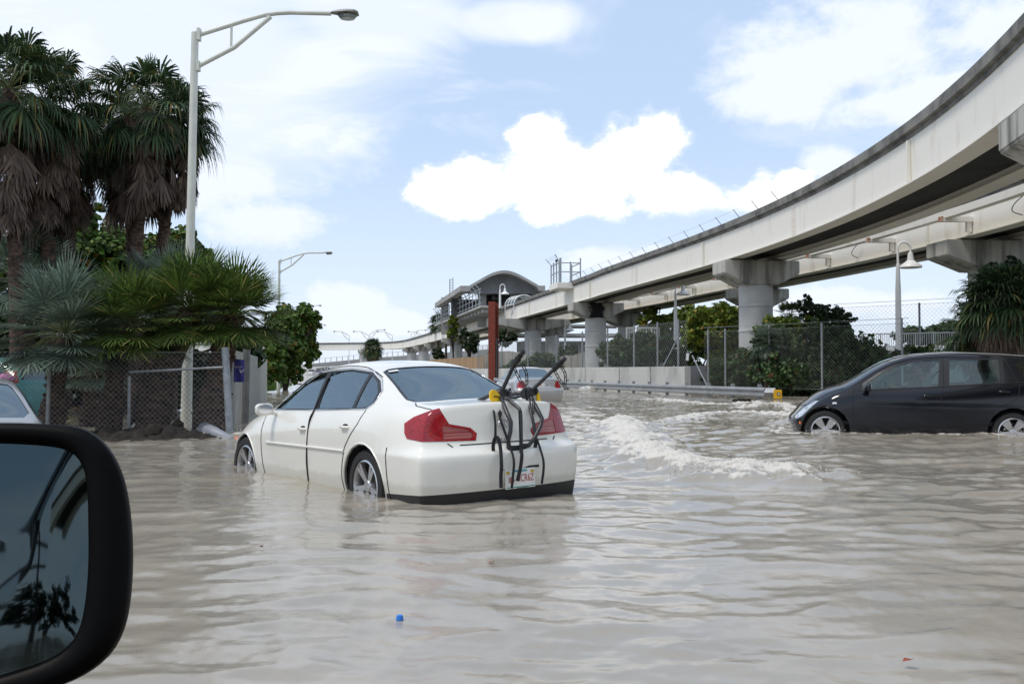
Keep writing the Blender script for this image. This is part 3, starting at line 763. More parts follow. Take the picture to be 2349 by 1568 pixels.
RIGHT = [(0, 26), (30, 19), (38, 15.5), (42, 13.2), (45, 9.4), (52, 7.6), (85, -1.2), (120, -8), (200, -22)]
def ground_z(X, Y):
    l = lint(Y, LEFT)-X; r = X-lint(Y, RIGHT)
    z = -.30+.42*sst(l, -.4, 2.2)+.25*sst(l, 3, 12)+.72*sst(r, -.5, 2.5)
    z = np.maximum(z, -.30+.36*sst(Y, 70, 105)); z = z+.03*vnoise(X*.8, Y*.8, 3)
    return np.where(Y < -5, -.3, z)
def grid_mesh(name, P, nu, nv, m, smooth=True, attrs=None):
    me = bpy.data.meshes.new(name)
    i = np.arange(nu-1)[:, None]*nv+np.arange(nv-1)[None, :]
    F = np.stack([i, i+1, i+nv+1, i+nv], -1).reshape(-1, 4)
    me.vertices.add(len(P)); me.vertices.foreach_set('co', P.astype(np.float32).ravel())
    me.loops.add(F.size); me.loops.foreach_set('vertex_index', F.astype(np.int32).ravel())
    me.polygons.add(len(F)); me.polygons.foreach_set('loop_start', np.arange(0, F.size, 4, dtype=np.int32)); me.polygons.foreach_set('loop_total', np.full(len(F), 4, dtype=np.int32))
    me.update(); me.polygons.foreach_set('use_smooth', [smooth]*len(F))
    if attrs is not None:
        a = me.attributes.new('foam', 'FLOAT', 'POINT'); a.data.foreach_set('value', attrs.astype(np.float32))
    me.materials.append(m); me.validate()
    o = bpy.data.objects.new(name, me); COL.objects.link(o); return o
# ground sheet
def build_ground():
    xs = np.concatenate([[-3000, -800, -300, -120], np.linspace(-60, 60, 161), [120, 300, 800, 3000]])
    ys = np.concatenate([[-3000, -300, -60], np.linspace(-10, 130, 181), [160, 220, 300, 500, 1000, 3500]])
    X, Y = np.meshgrid(xs, ys, indexing='ij'); Z = ground_z(X, Y)
    P = np.stack([X, Y, Z], -1).reshape(-1, 3)[:, :]
    m = mat('soil', (.075, .065, .045), .95, col2=(.045, .06, .02), scale=.35, bump=.5, bscale=6)
    o = grid_mesh('ground', P, len(xs), len(ys), m); tag(o, kind='structure'); return o
build_ground()
WAVE = [pz(x, y, .05) for (x, y) in [(1425, 968), (1432, 990), (1465, 1022), (1530, 1058), (1600, 1078), (1680, 1083), (1770, 1086), (1840, 1080)]]
WAVE = [(p.x, p.y) for p in WAVE]
WAKE = [[(p.x, p.y) for p in [pz(x, y, .08) for (x, y) in L]] for L in ([(1890, 985), (1800, 958), (1700, 950), (1620, 952), (1560, 965)], [(1860, 968), (1790, 925), (1700, 935)], [(1350, 893), (1385, 886), (1430, 893)], [(1500, 915), (1600, 925), (1700, 930)])]
def water_h(X, Y):
    r = np.hypot(X, Y)
    wx = X+.5*vnoise(X*.35, Y*.35, 11); wy = Y+.5*vnoise(X*.35+9, Y*.35, 12)
    turb = .5*sst(X+.25*Y, -1.5, 7)*sst(Y, 7, 13)+.5*sst(Y, 12, 20)
    turb = turb*(1-.6*sst(Y, 45, 80))
    calm = 1-.35*sst(-X-.2*Y, -.5, 3)*(1-sst(Y, 8, 20))
    z = .034*vnoise(wx*.55+wy*.25, wy*.95, 1)
    z += .022*(1-2*np.abs(vnoise(wx*1.0, wy*2.0-wx*.4, 2)))*calm
    z += (.0145+.012*turb)*vnoise(wx*2.4+wy*.6, wy*4.2, 4)
    z += (.0066+.009*turb)*vnoise(wx*6+wy, wy*9.0, 5)
    z += (.0020+.0045*turb)*vnoise(X*17, Y*22, 6)
    z += turb*.07*vnoise(X*.45, Y*.6, 8)
    foam = np.zeros_like(z)
    # breaking bow wave
    d = seg_dist(X+.35*vnoise(X*1.1, Y*1.1, 27), Y+.35*vnoise(X*1.1+5, Y*1.1, 28), WAVE); n = vnoise(X*2.2, Y*2.2, 21); n2 = vnoise(X*7, Y*7, 22); n3 = vnoise(X*19, Y*19, 23)
    b = np.exp(-(d/(.42+.3*n))**2); z += b*(.14+.12*n+.05*n2+.03*n3)
    foam = np.maximum(foam, sst(b*(1+.8*n)+.75*n2+.45*n3, .42, 1.0)); b2 = np.exp(-(d/1.5)**2)*sst(X*.35+Y-13.2-.0*X, -.4, .8); foam = np.maximum(foam, .55*sst(b2*.8+.7*n2+.4*n+.4*n3, .6, 1.15))
    inside = sst(X+.1*Y, 3.4, 6.5)*sst(Y, 11, 13)*(1-sst(Y, 24, 33)); z += .06*inside
    for i, L in enumerate(WAKE):
        d = seg_dist(X, Y, L); b = np.exp(-(d/(.5 if i < 2 else .8))**2); z += b*(.08+.06*n2+.03*n3) if i != 2 else b*(.25+.1*n2)
        foam = np.maximum(foam, .8*sst(b+.8*n2+.5*n3, .55, 1.1))
    # water pushed up along the dark car
    ca, sa = .978, .208; u = (X-6.32)*-ca+(Y-15.72)*sa; v = (X-6.32)*sa+(Y-15.72)*ca; dx = np.maximum(np.abs(u)-2.0, 0); dy = np.maximum(np.abs(v)-.85, 0); dc = np.hypot(dx, dy)
    z += .09*np.exp(-(dc/.8)**2); foam = np.maximum(foam, .9*np.exp(-(dc/.22)**2)*sst(n2+.6*n3, -.25, .3))
    # splash round the debris by the fence
    d = seg_dist(X, Y, [(-5.2, 16.6), (-3.6, 16.9), (-2.6, 17.6)]); foam = np.maximum(foam, .7*np.exp(-(d/.8)**2)*sst(n2+.5*n3, -.2, .4)); z += .04*np.exp(-(d/.7)**2)*(1+n2)
    z = z*(1-sst(r, 90, 160))
    foam = np.maximum(foam, .42*turb*sst(vnoise(X*.9, Y*1.8, 31)+.5*n2+.3*n3, -.05, .5))
    return z, foam
def build_water():
    rr = np.concatenate([np.geomspace(1.3, 60, 560), np.geomspace(61, 3000, 40)])
    az = np.concatenate([np.linspace(-180, -50, 24), np.linspace(-48, -32, 60), np.linspace(-31.9, 31.9, 760), np.linspace(32, 48, 60), np.linspace(50, 180, 24)])*np.pi/180
    Rr, A = np.meshgrid(rr, az, indexing='ij'); X = Rr*np.sin(A); Y = Rr*np.cos(A); Z, Fm = water_h(X, Y)
    m = bpy.data.materials.new('flood_water'); m.use_nodes = True; t = m.node_tree; g = G(t); b = t.nodes['Principled BSDF']
    tc = t.nodes.new('ShaderNodeTexCoord'); at = t.nodes.new('ShaderNodeAttribute'); at.attribute_name = 'foam'
    n = g.noise(tc.outputs['Object'], .7, 6, .6, .6); n2 = g.noise(tc.outputs['Object'], 9, 6, .7)
    mud = g.mix(g.ss(n, .35, .7), (.335, .302, .250), (.280, .252, .207))
    fm = g.ss(g.m('ADD', at.outputs['Fac'], g.m('MULTIPLY', g.m('SUBTRACT', n2, .5), .5)), .15, .75)
    c = g.mix(fm, mud, (.60, .57, .515)); t.links.new(c, b.inputs['Base Color'])
    t.links.new(g.m('ADD', .05, g.m('MULTIPLY', fm, .55)), b.inputs['Roughness']); b.inputs['IOR'].default_value = 1.333; b.inputs['Specular IOR Level'].default_value = .75
    bn = t.nodes.new('ShaderNodeBump'); bn.inputs['Distance'].default_value = .012
    t.links.new(g.m('ADD', .17, g.m('MULTIPLY', fm, .8)), bn.inputs['Strength'])
    mp = t.nodes.new('ShaderNodeMapping'); mp.inputs['Scale'].default_value = (1, 1.6, 1); t.links.new(tc.outputs['Object'], mp.inputs[0])
    t.links.new(g.noise(mp.outputs[0], 11, 7, .62), bn.inputs['Height']); t.links.new(bn.outputs[0], b.inputs['Normal'])
    o = grid_mesh('water', np.stack([X, Y, Z], -1).reshape(-1, 3), len(rr), len(az), m, True, Fm.ravel()); tag(o, kind='structure')
build_water()
def foam_bits():
    mb = MB(); P = crspline([(x, y, 0) for x, y in WAVE], 30)
    tet = [(0, 1, 2), (0, 2, 3), (0, 3, 1), (1, 3, 2)]
    def bit(x, y, z, s):
        a = [Vector((random.gauss(0, 1), random.gauss(0, 1), random.gauss(0, .8))).normalized()*s*random.uniform(.6, 1.3) for _ in range(4)]
        mb.add([(x+v.x, y+v.y, z+v.z) for v in a], tet)
    for i in range(3000):
        p = random.choice(P); x = p.x+random.gauss(0, .24); y = p.y+random.gauss(0, .24); z, _ = water_h(np.array([x]), np.array([y]))
        bit(x, y, float(z[0])+abs(random.gauss(0, .018)), random.uniform(.003, .012))
    for i in range(260):
        p = random.choice(P); x = p.x+random.gauss(0, .2); y = p.y+random.gauss(0, .2); bit(x, y, .08+abs(random.gauss(0, .07)), random.uniform(.003, .007))
    for (cx, cy) in ((4.84, 15.12), (7.46, 14.55)):
        for i in range(520):
            a = random.gauss(0, .22); bit(cx+a, cy-abs(random.gauss(0, .05)), .09+abs(random.gauss(0, .09))*math.exp(-a*a*8), random.uniform(.004, .014))
    for i in range(900):
        x = random.uniform(4.6, 8.6); bit(x, 15.2-(x-4.84)*.213+random.gauss(0, .06), .06+abs(random.gauss(0, .02)), random.uniform(.004, .012))
    for i in range(1100):
        x = random.gauss(-3.9, .55); y = 16.9+random.gauss(0, .3); bit(x, y, .03+abs(random.gauss(0, .05)), random.uniform(.006, .02))
    o = mb.build('foam', mat('foam', (.62, .59, .54), .6), smooth=None, recalc=False); tag(o, 'pale beige foam and droplets thrown up along the breaking wave', 'foam', kind='stuff')
foam_bits()
# ================================================================ roads far away
def quad(name, pts, m, thick=None):
    mb = MB()
    if thick: mb.prism([(0, 0)], 0, 0) if False else None
    mb.add(pts, [tuple(range(len(pts)))]); return mb.build(name, m, recalc=False)
def causeway():
    rt = empty('causeway', (-20, 150, 0), label='long pale concrete causeway rising to the right beyond the grass', cat='causeway'); inv = Vector((20, -150, 0))
    def strip(name, m, a, b, n=24, wall=0):
        # a,b : two pixel polylines (x,y,Y)
        mb = MB(); A = [px(*p)+inv for p in a]; B = [px(*p)+inv for p in b]; vs = []
        for p, q in zip(A, B): vs += [p, q, p+Vector((0, 0, -1.2)), q+Vector((0, 0, -1.2))]
        fs = []
        for i in range(len(A)-1):
            k = 4*i; fs += [(k, k+1, k+5, k+4), (k, k+4, k+6, k+2), (k+1, k+3, k+7, k+5)]
        mb.add(vs, fs); return mb.build(name, m, rt)
    strip('road_surface', M_['far_road'], [(560, 872, 140), (850, 866, 150), (1130, 861, 160)], [(560, 856, 300), (850, 850, 310), (1130, 838, 320)])
    strip('far_carriageway', mat('far_carriageway', (.36, .345, .32), .9), [(560, 855, 308), (850, 849, 318), (1130, 836, 330)], [(560, 846, 420), (850, 836.5, 430), (1130, 820, 450)])
    mb = MB()
    for (a, b) in (((560, 856, 304), (850, 850, 314)), ((850, 850, 314), (1130, 837.5, 326))):
        p, q = px(*a)+inv, px(*b)+inv; mb.bar(p+Vector((0, 0, .1)), q+Vector((0, 0, .1)), .8, 1.3)
    mb.build('median_barrier', M_['deck'], rt)
    mb = MB(); L = [(560, 846, 422), (693, 836, 428), (850, 821, 436), (1130, 800, 455)]
    for a, b in zip(L[:-1], L[1:]):
        p, q = px(*a)+inv, px(*b)+inv
        for (w, h, dz) in ((.5, 5.4, -2.7),): mb.bar(p+Vector((0, 0, dz)), q+Vector((0, 0, dz)), w, h)
    mb.build('parapet', M_['far_road'], rt)
    mb = MB(); mc = 0
    for a, b in zip(L[:-1], L[1:]):
        p, q = px(*a)+inv, px(*b)+inv; n = int((q-p).length/2.4)
        for i in range(n):
            c = p.lerp(q, i/n)
            if mc < 600: mb.bar(c, c+Vector((0, 0, 1.9)), .28)
            mc += 1
        mb.bar(p+Vector((0, 0, 1.9)), q+Vector((0, 0, 1.9)), .12)
    mb.build('railing', M_['farrail'], rt)
causeway()
mb = MB(); mb.add([(-17.4, 80, .08), (2, 76, .10), (4, 150, .16), (-36, 155, .16)], [(0, 1, 2, 3)]); tag(mb.build('road', M_['far_road'], recalc=False), kind='structure')
# ================================================================ guideway
EDGE = [(2349, 30), (2317, 68.5), (2267, 113), (2226.6, 152), (2186, 189), (2146, 225), (2105.7, 259), (2065.4, 291), (2025, 321), (1985, 348), (1944.6, 372.6), (1904, 395), (1864, 417), (1824, 437), (1783.5, 457), (1743, 476), (1674.7, 507), (1582, 543.8), (1501.5, 573), (1330, 637)]
_E = [pz(x, y, 8.1) for x, y in EDGE]; _c = np.polyfit([p.y for p in _E], [p.x for p in _E], 4); _t = np.polyval(np.polyder(_c), 20.)
_y0 = float(np.polyval(_c, 20.))
NEAR = [(_y0-_t*50*.6, -30), (_y0-_t*20*.8, 0), (_y0-_t*8, 12)]+[(float(np.polyval(_c, y)), y) for y in (20, 24, 28, 33, 38, 44, 51, 59, 67, 74)]+[(-.8, 105), (-7.3, 139), (-10.0, 153), (-19.6, 200), (-25.7, 225), (-31.5, 236), (-39, 240), (-47.8, 243), (-64, 246), (-90, 250)]
def path_of(P, n=6): return [(v.x, v.y) for v in crspline([(a, b, 0) for a, b in P], n)]
NP = path_of(NEAR)
def offset(path, d):
    out = []
    for i, p in enumerate(path):
        a, b = path[max(i-1, 0)], path[min(i+1, len(path)-1)]; t = Vector((b[0]-a[0], b[1]-a[1])).normalized()
        dd = d(p[1]) if callable(d) else d; out.append((p[0]+t.y*dd, p[1]-t.x*dd))
    return out
def at_y(path, Y):
    for a, b in zip(path[:-1], path[1:]):
        if a[1] <= Y < b[1]:
            k = (Y-a[1])/(b[1]-a[1]); t = Vector((b[0]-a[0], b[1]-a[1])).normalized(); return Vector((a[0]+(b[0]-a[0])*k, Y)), t
    return Vector(path[-1]), Vector((0, 1))
FP = [p for p in offset([q for q in NP if q[1] < 232 and q[1] > -20], lambda Y: 6.7-1.8*min(1, max(0, (Y-75)/40)))]
ZT = 8.1
def guideway(name, label, path, brackets):
    rt = empty(name, (path[len(path)//3][0], path[len(path)//3][1], 0), label=label, cat='elevated guideway'); L = Vector((-rt.location.x, -rt.location.y)); P = [(p[0]+L.x, p[1]+L.y) for p in path]
    # deck slab with upstand edge beams
    MB().sweep(P, [(0, ZT), (0, ZT-.28), (.12, ZT-.30), (.12, ZT-.42), (3.11, ZT-.42), (3.11, ZT-.30), (3.23, ZT-.28), (3.23, ZT), (2.98, ZT), (2.98, ZT-.2), (.25, ZT-.2), (.25, ZT)]).build('deck', M_['deck'], rt)
    zb = ZT-1.74
    for o, nm in ((.16, 'girder'), (2.45, 'girder')):
        MB().sweep(P, [(o, ZT-.42), (o, zb+.05), (o+.09, zb+.05), (o+.09, ZT-.42)]).build(nm, M_['girder'], rt)
        MB().sweep(P, [(o-.12, zb+.045), (o-.12, zb), (o+.50, zb), (o+.50, zb+.045)]).build('bottom_flange', M_['girder'], rt)
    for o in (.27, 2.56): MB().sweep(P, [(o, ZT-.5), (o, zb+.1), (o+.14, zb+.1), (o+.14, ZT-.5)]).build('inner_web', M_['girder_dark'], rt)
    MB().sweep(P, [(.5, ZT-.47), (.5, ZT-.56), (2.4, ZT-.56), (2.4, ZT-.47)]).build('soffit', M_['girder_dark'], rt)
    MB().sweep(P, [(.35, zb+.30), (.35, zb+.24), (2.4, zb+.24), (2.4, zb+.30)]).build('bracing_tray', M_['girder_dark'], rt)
    # stiffeners and bolted splices on the outer web
    st = MB(); bo = MB(); d = 0; nx = 3.
    for a, b in zip(P[:-1], P[1:]):
        v = Vector((b[0]-a[0], b[1]-a[1])); l = v.length
        while nx < d+l:
            t = v.normalized(); c = Vector(a)+t*(nx-d); r = Vector((t.y, -t.x)); Rm = Matrix.Rotation(math.atan2(t.y, t.x), 3, 'Z')
            if -c.y-L.y < 250:
                if int(nx/11) % 2: st.box((c.x+r.x*.10, c.y+r.y*.10, (zb+ZT-.4)/2), (.09, .10, 1.16), Rm)
                else:
                    for col in (-.17, -.06, .06, .17):
                        for k in range(11): bo.box((c.x+t.x*col+r.x*.153, c.y+t.y*col+r.y*.153, zb+.14+k*.102), (.034, .018, .034), Rm)
                    st.box((c.x+r.x*.157, c.y+r.y*.157, (zb+ZT-.4)/2), (.44, .012, 1.14), Rm)
            nx += 11
        d += l
    st.split('web_stiffener', M_['girder'], rt); bo.build('splice_bolts', M_['rustend'], rt)['kind'] = 'stuff'
    if brackets:
        tr = [(q[0]+L.x, q[1]+L.y) for q in path if 24 < q[1] < 104]
        MB().sweep(tr, [(-1.0, 7.30), (-1.0, 7.02), (-.66, 7.02), (-.66, 7.30)]).build('cable_tray', M_['girder'], rt)
        br = MB(); rs = MB(); nx = 1.
        d = 0
        for a, b in zip(tr[:-1], tr[1:]):
            v = Vector((b[0]-a[0], b[1]-a[1])); l = v.length
            while nx < d+l:
                t = v.normalized(); c = Vector(a)+t*(nx-d); r = Vector((t.y, -t.x)); Rm = Matrix.Rotation(math.atan2(t.y, t.x), 3, 'Z')
                br.box((c.x-r.x*.45, c.y-r.y*.45, 6.98), (.22, 1.25, .19), Rm); rs.box((c.x-r.x*1.1, c.y-r.y*1.1, 6.98), (.23, .09, .20), Rm)
                br.box((c.x+r.x*.02, c.y+r.y*.02, 6.75), (.12, .2, .5), Rm); nx += 6.2
            d += l
        br.split('bracket', M_['girder'], rt, 2); rs.split('rusty_bracket_end', M_['rustend'], rt)
        cb = MB()
        for Y in (28, 34, 47, 58, 70):
            p, t = at_y(path, Y); p = p+L; pts = [(p.x-.02, p.y, 7.3), (p.x-.18, p.y+.5, 7.0), (p.x-.2, p.y+.6, 6.75), (p.x-.06, p.y+.2, 6.55)]; cb.tube(crspline(pts, 5), .018, 5)
        cb.split('loose_cable', M_['black_plastic'], rt)
    return rt
guideway('elevated_guideway', 'nearer white steel guideway girder with dark concrete edge curving across the sky', NP, False)
guideway('elevated_guideway', 'farther parallel guideway with cable tray and rusty brackets, seen beneath the nearer one', FP, True)
def pier(label, x, y, t, rad, capw=3.7, zt=ZT-1.80, cd_=1.7, ch=1.15):
    rt = empty('guideway_pier', (x, y, 0), math.atan2(t.y, t.x)-math.pi/2, label, 'bridge pier', 'piers carrying the elevated guideway')
    zc = zt-ch
    MB().lathe([(rad*1.0, -.5), (rad, 2.6), (rad, zc-2.2), (rad*1.03, zc-2.2), (rad*1.03, zc-2.12), (rad*.99, zc-2.08), (rad*.99, zc-1.02), (rad*1.03, zc-1.0), (rad*1.03, zc-.93), (rad*.99, zc-.9), (rad*.99, zc+.02)], 32).build('column', M_['pier'], rt, smooth=30)
    Mx = Matrix.Rotation(math.pi/2, 4, 'X')
    h = capw/2; poly = [(-h, zt), (-h, zt-.62), (-rad*1.0, zc), (rad*1.0, zc), (h, zt-.62), (h, zt)]
    c = MB().prism(poly, -cd_/2, cd_/2, Mx).build('cap', M_['cap'], rt, bevel=.04)
    bb = MB()
    for ox in (-1.25, 1.05): bb.box((ox, 0, zt+.03), (.5, .6, .07))
    bb.split('bearing', M_['dark_int'], c)
    return rt
for (Y, path, lab, rad, cw, nm) in [(19.7, NP, 0, .74, 3.3, 'end of a stained pier cap at the right edge of the photo, high up'), (46.5, NP, 0, .80, 3.7, 'big round pier with hammerhead cap standing beside the two bushy trees'),
    (75, NP, 0, .82, 4.0, 'round pier with black scorched cap between the wall and the red steel column'), (98, NP, 0, .85, 7.2, 'wide grey pier under the guideway just right of the red steel column'),
    (155, NP, 0, 1.0, 4.6, 'shaded pier behind the dark shrub left of the station'), (181, NP, 0, 1.05, 4.2, 'middle one of the far row of piers, right of the short palm'), (200, NP, 0, 1.05, 4.2, 'far pier second from the short palm'), (219, NP, 0, 1.05, 4.2, 'far pier next right of the short palm'),
    (39.5, FP, 0, .70, 4.2, 'shaded pier under the farther guideway partly behind the dark palm at right'), (62, FP, 0, .72, 3.6, 'pier just behind and right of the big round pier'), (88, FP, 0, .72, 4.6, 'grey pier cap with sloping end right of the scorched pier'), (112, FP, 0, .8, 4.4, 'shadowed pier below the station platform')]:
    p, t = at_y(path, Y); r = Vector((t.y, -t.x)); p = p+r*1.6; pier(nm, p.x, p.y, t, rad, cw)
p = px(837, 800, 240); pier('leftmost far pier under the curved end of the guideway', p.x, p.y-1.2, Vector((1, -.2)).normalized(), 1.05, 4.4)
# scorch on the cap of the third pier is part of its cap material
def scorched():
    o = [q for q in bpy.data.objects if q.get('label', '').startswith('round pier with black')][0]
    m = mat('scorched_cap', (.42, .41, .37), .9, col2=(.25, .24, .22), scale=1.7, stretch=(1, 1, .15), mask=(.45, .7)); t = m.node_tree; g = G(t); b = t.nodes['Principled BSDF']; src = b.inputs['Base Color'].links[0].from_socket
    tc = t.nodes.new('ShaderNodeTexCoord'); sp = t.nodes.new('ShaderNodeSeparateXYZ'); t.links.new(tc.outputs['Object'], sp.inputs[0])
    f = g.m('SUBTRACT', 1, g.m('ABSOLUTE', g.m('SUBTRACT', sp.outputs[0], -.15))); f = g.m('ADD', f, g.m('MULTIPLY', g.m('SUBTRACT', g.noise(tc.outputs['Object'], 2.5, 6, .6), .5), 1.2))
    t.links.new(g.mix(g.ss(f, .25, .6), src, (.012, .012, .012)), b.inputs['Base Color'])
    for ch in o.children:
        if ch.name.startswith('cap'): ch.data = ch.data.copy(); ch.data.materials[0] = m
scorched()
# anti-climb spikes on the deck edge
sp = MB(); P = [q for q in NP if 39 < q[1] < 76]; d = 0; nx = 0; prev = []
for a, b in zip(P[:-1], P[1:]):
    v = Vector((b[0]-a[0], b[1]-a[1])); l = v.length
    while nx < d+l:
        t = v.normalized(); c = Vector(a)+t*(nx-d); r = Vector((t.y, -t.x)); q = Vector((c.x-r.x*.3-t.x*.05, c.y-r.y*.3, ZT+.34)); sp.tube([(c.x, c.y, ZT-.02), q], .018, 5)
        prev.append(q); nx += 2.3
    d += l
for k in (.8,):
    for a, b in zip(prev[:-1], prev[1:]): sp.tube([(a.x, a.y, ZT+(a.z-ZT)*k), (b.x, b.y, ZT+(b.z-ZT)*k)], .005, 4)
tag(sp.build('barbed_wire', M_['galv']), 'row of short angled spikes with barbed wire along the top of the guideway', 'barbed wire')
# ---------------------------------------------------------------- station
def station():
    F0 = Vector((-5.9, 112, 0)); ux = Vector((1, -.02, 0)).normalized(); wd = 9.7; bk = Vector((-5.2, 29, 0)); zt = 10.85
    rt = empty('station', (F0.x, F0.y, 0), label='elevated station with flat grey canopy and arched barrel roof', cat='station'); o = -Vector((F0.x, F0.y, 0))
    # roof: profile along ux with arch, swept back
    top = []; n = 28
    a0, a1, zr = 1.0, 9.0, 1.75
    top.append((0, zt)); top.append((a0, zt))
    for i in range(1, n):
        s = i/n; x = a0+(a1-a0)*s; w = math.sin(math.pi*s); top.append((x, zt+zr*(w**.8 if .0 < s < 1 else 0)*(.55+.45*w)))
    top += [(a1, zt), (wd, zt)]
    th = .62
    inner = []
    for (x, z) in top: inner.append((x, z-th if z-zt < .05 else max(zt-th, z-.34)))
    mb = MB(); m = len(top)
    for d in (0, 1):
        off = F0+bk*d+o
        for (x, z) in top+inner[::-1]: p = off+ux*x; mb.v.append((p.x, p.y, z))
    N2 = 2*m
    for i in range(N2): j = (i+1) % N2; mb.f.append((i, j, N2+j, N2+i))
    for i in range(m-1): mb.f.append((i, N2-1-i, N2-2-i, i+1)); mb.f.append((N2+i, N2+i+1, 2*N2-2-i, 2*N2-1-i))
    mb.build('roof', M_['roofgrey'], rt, smooth=30)
    # recessed tympanum
    mb = MB(); off = F0+bk*.07+o; vs = [off+ux*x for x, z in inner[1:-1]]; vs = [(v.x, v.y, z-.002) for v, (x, z) in zip(vs, inner[1:-1])]; b0 = off+ux*a0; b1 = off+ux*a1
    mb.add(vs+[(b1.x, b1.y, zt-th-.15), (b0.x, b0.y, zt-th-.15)], [tuple(range(len(vs)+2))]); mb.build('tympanum', mat('tympanum', (.25, .26, .27), .8, var=.25, scale=.5), rt)
    mb = MB()
    for (x, d) in ((3.0, .12), (2.6, .8), (6.8, .12), (6.8, .8), (1.2, .92)):
        p = F0+ux*x+bk*d+o; mb.box((p.x, p.y, 5.3+3.6), (1.0, 1.0, 3.0+2.2))
    mb.split('column', M_['roofgrey'], rt)
    # platform slab on cantilevers, left of the track
    pl = [q for q in NP if 103 < q[1] < 152]; Pp = [(q[0]+o.x, q[1]+o.y) for q in pl]
    MB().sweep(Pp, [(-.1, 8.1), (-.1, 7.75), (-2.6, 7.9), (-2.6, 8.1)]).build('platform', M_['concrete'], rt)
    mb = MB(); rl = MB(); d = 0; nx = 1
    for a, b in zip(Pp[:-1], Pp[1:]):
        v = Vector((b[0]-a[0], b[1]-a[1])); l = v.length
        while nx < d+l:
            t = v.normalized(); c = Vector(a)+t*(nx-d); r = Vector((t.y, -t.x)); Rm = Matrix.Rotation(math.atan2(t.y, t.x), 3, 'Z')
            mb.box((c.x-r.x*1.1, c.y-r.y*1.1, 7.55), (.5, 2.4, .32), Rm)
            e = c-r*2.55; rl.tube([(e.x, e.y, 8.0), (e.x, e.y, 9.9), (e.x-r.x*.5, e.y-r.y*.5, 10.4)], .055, 5); nx += 2.6
        d += l
    for z in (8.35, 8.95, 9.55, 9.9):
        rl.tube([(p[0], p[1], z) for p in offset(Pp, -2.55)], .05, 5)
    mb.split('platform_bracket', M_['concrete'], rt); rl.build('railing', M_['steelrail'], rt)
    # dark interior back wall and stair block
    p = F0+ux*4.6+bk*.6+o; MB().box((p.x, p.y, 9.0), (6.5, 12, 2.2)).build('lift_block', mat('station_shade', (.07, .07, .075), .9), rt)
    # antenna
    p = F0+bk*.45+ux*.3+o; a = MB(); a.bar((p.x, p.y, zt), (p.x, p.y, zt+2.0), .12); a.bar((p.x+.4, p.y, zt), (p.x+.4, p.y, zt+2.2), .1)
    for k in range(5): a.bar((p.x, p.y, zt+.5+k*.35), (p.x+.4, p.y, zt+.5+k*.35), .06)
    a.build('antenna', M_['steelrail'], rt)
    # vaulted glazed shelter over the track
    c = px(1203, 678, 100)+Vector((o.x, o.y, 0)); g = MB(); fr = MB(); R0 = 1.15; ln = 2.6; t = Vector((-.35, .94, 0)); r = Vector((.94, .35, 0)); prevr = None
    prof = [(R0*math.cos(q), R0*.85*math.sin(q)) for q in [math.pi*k/12 for k in range(13)]]
    for dd in (0, 1):
        for (u, z) in prof: p = c+r*u+t*ln*dd; g.v.append((p.x, p.y, c.z-.9+z))
    for i in range(12): g.f.append((i, i+1, 14+i, 13+i))
    g.build('glazed_shelter', M_['clear'], rt, smooth=60)
    for dd in (0, .33, .66, 1): fr.tube([tuple(c+r*u+t*ln*dd+Vector((0, 0, z-.9))) for (u, z) in prof], .05, 5)
    for k in (0, 3, 6, 9, 12): u, z = prof[k]; fr.tube([tuple(c+r*u+Vector((0, 0, z-.9))), tuple(c+r*u+t*ln+Vector((0, 0, z-.9)))], .045, 5)
    for dd in (0, 1):
        for s in (-1, 1): p = c+r*R0*s+t*ln*dd; fr.bar((p.x, p.y, c.z-1.9), (p.x, p.y, c.z-.85), .08)
    fr.build('shelter_frame', M_['lamp_white'], rt)
    # lower concourse seen under the guideway
    p0 = px(1300, 790, 118)+Vector((o.x, o.y, 0)); cc = MB(); cc.box((p0.x, p0.y, 2.3), (12, 3, 4.6)); cc.build('concourse', M_['roofgrey'], rt)
    cc = MB(); cc.box((p0.x, p0.y-1.3, 5.3), (13, 5, .35)); cc.box((p0.x, p0.y-1.3, 6.4), (12, 5, .25)); cc.split('concourse_slab', M_['concrete'], rt)
    gr = MB()
    for k in range(44): gr.box((p0.x-5.4+k*.25, p0.y-1.56, 3.2), (.07, .05, 2.8))
    gr.box((p0.x, p0.y-1.57, 4.6), (11, .08, .12)); gr.box((p0.x, p0.y-1.57, 3.0), (11, .08, .1)); gr.build('window_grille', M_['lamp_white'], rt)
station()
# service cage on its bracket
def cage():
    p, t = at_y(NP, 77.5); rt = empty('service_cage', (p.x, p.y, ZT), math.atan2(t.y, t.x)-math.pi/2, 'railed service cage perched on the guideway edge right of the station', 'cage')
    MB().box((-.15, 0, -.35), (2.0, 3.0, .45)).build('ledge', M_['girder'], rt, bevel=.03)
    a = MB()
    for (x, y, h) in ((-1.0, -1.4, 1.5), (-1.0, -.5, 1.6), (-1.0, .5, 1.6), (-1.0, 1.4, 1.5), (.7, -1.4, 1.8), (.7, 1.4, 1.6), (-.1, -1.4, 1.5)): a.bar((x, y, -.2), (x, y, h), .09)
    a.box((-.55, .1, .9), (.12, .32, 2.1))
    for z in (.7, 1.4): a.bar((-1, -1.4, z), (-1, 1.4, z), .07); a.bar((-1, -1.4, z), (.7, -1.4, z), .07); a.bar((.7, -1.4, z), (.7, 1.4, z), .07)
    a.bar((-1, -1.4, 1.5), (-1.4, -1.7, 2.0), .05); a.bar((-1, 1.4, 1.5), (-1.4, 1.7, 2.0), .05)
    for z in (1.75, 1.95): a.tube([(-1.3, -1.6, z), (-1.3, 1.6, z)], .012, 4)
    a.build('railing', M_['steelrail'], rt)
    MB().ico((-1.0, -.5, 1.65), .13, 1).build('camera_dome', M_['black_plastic'], rt)
cage()
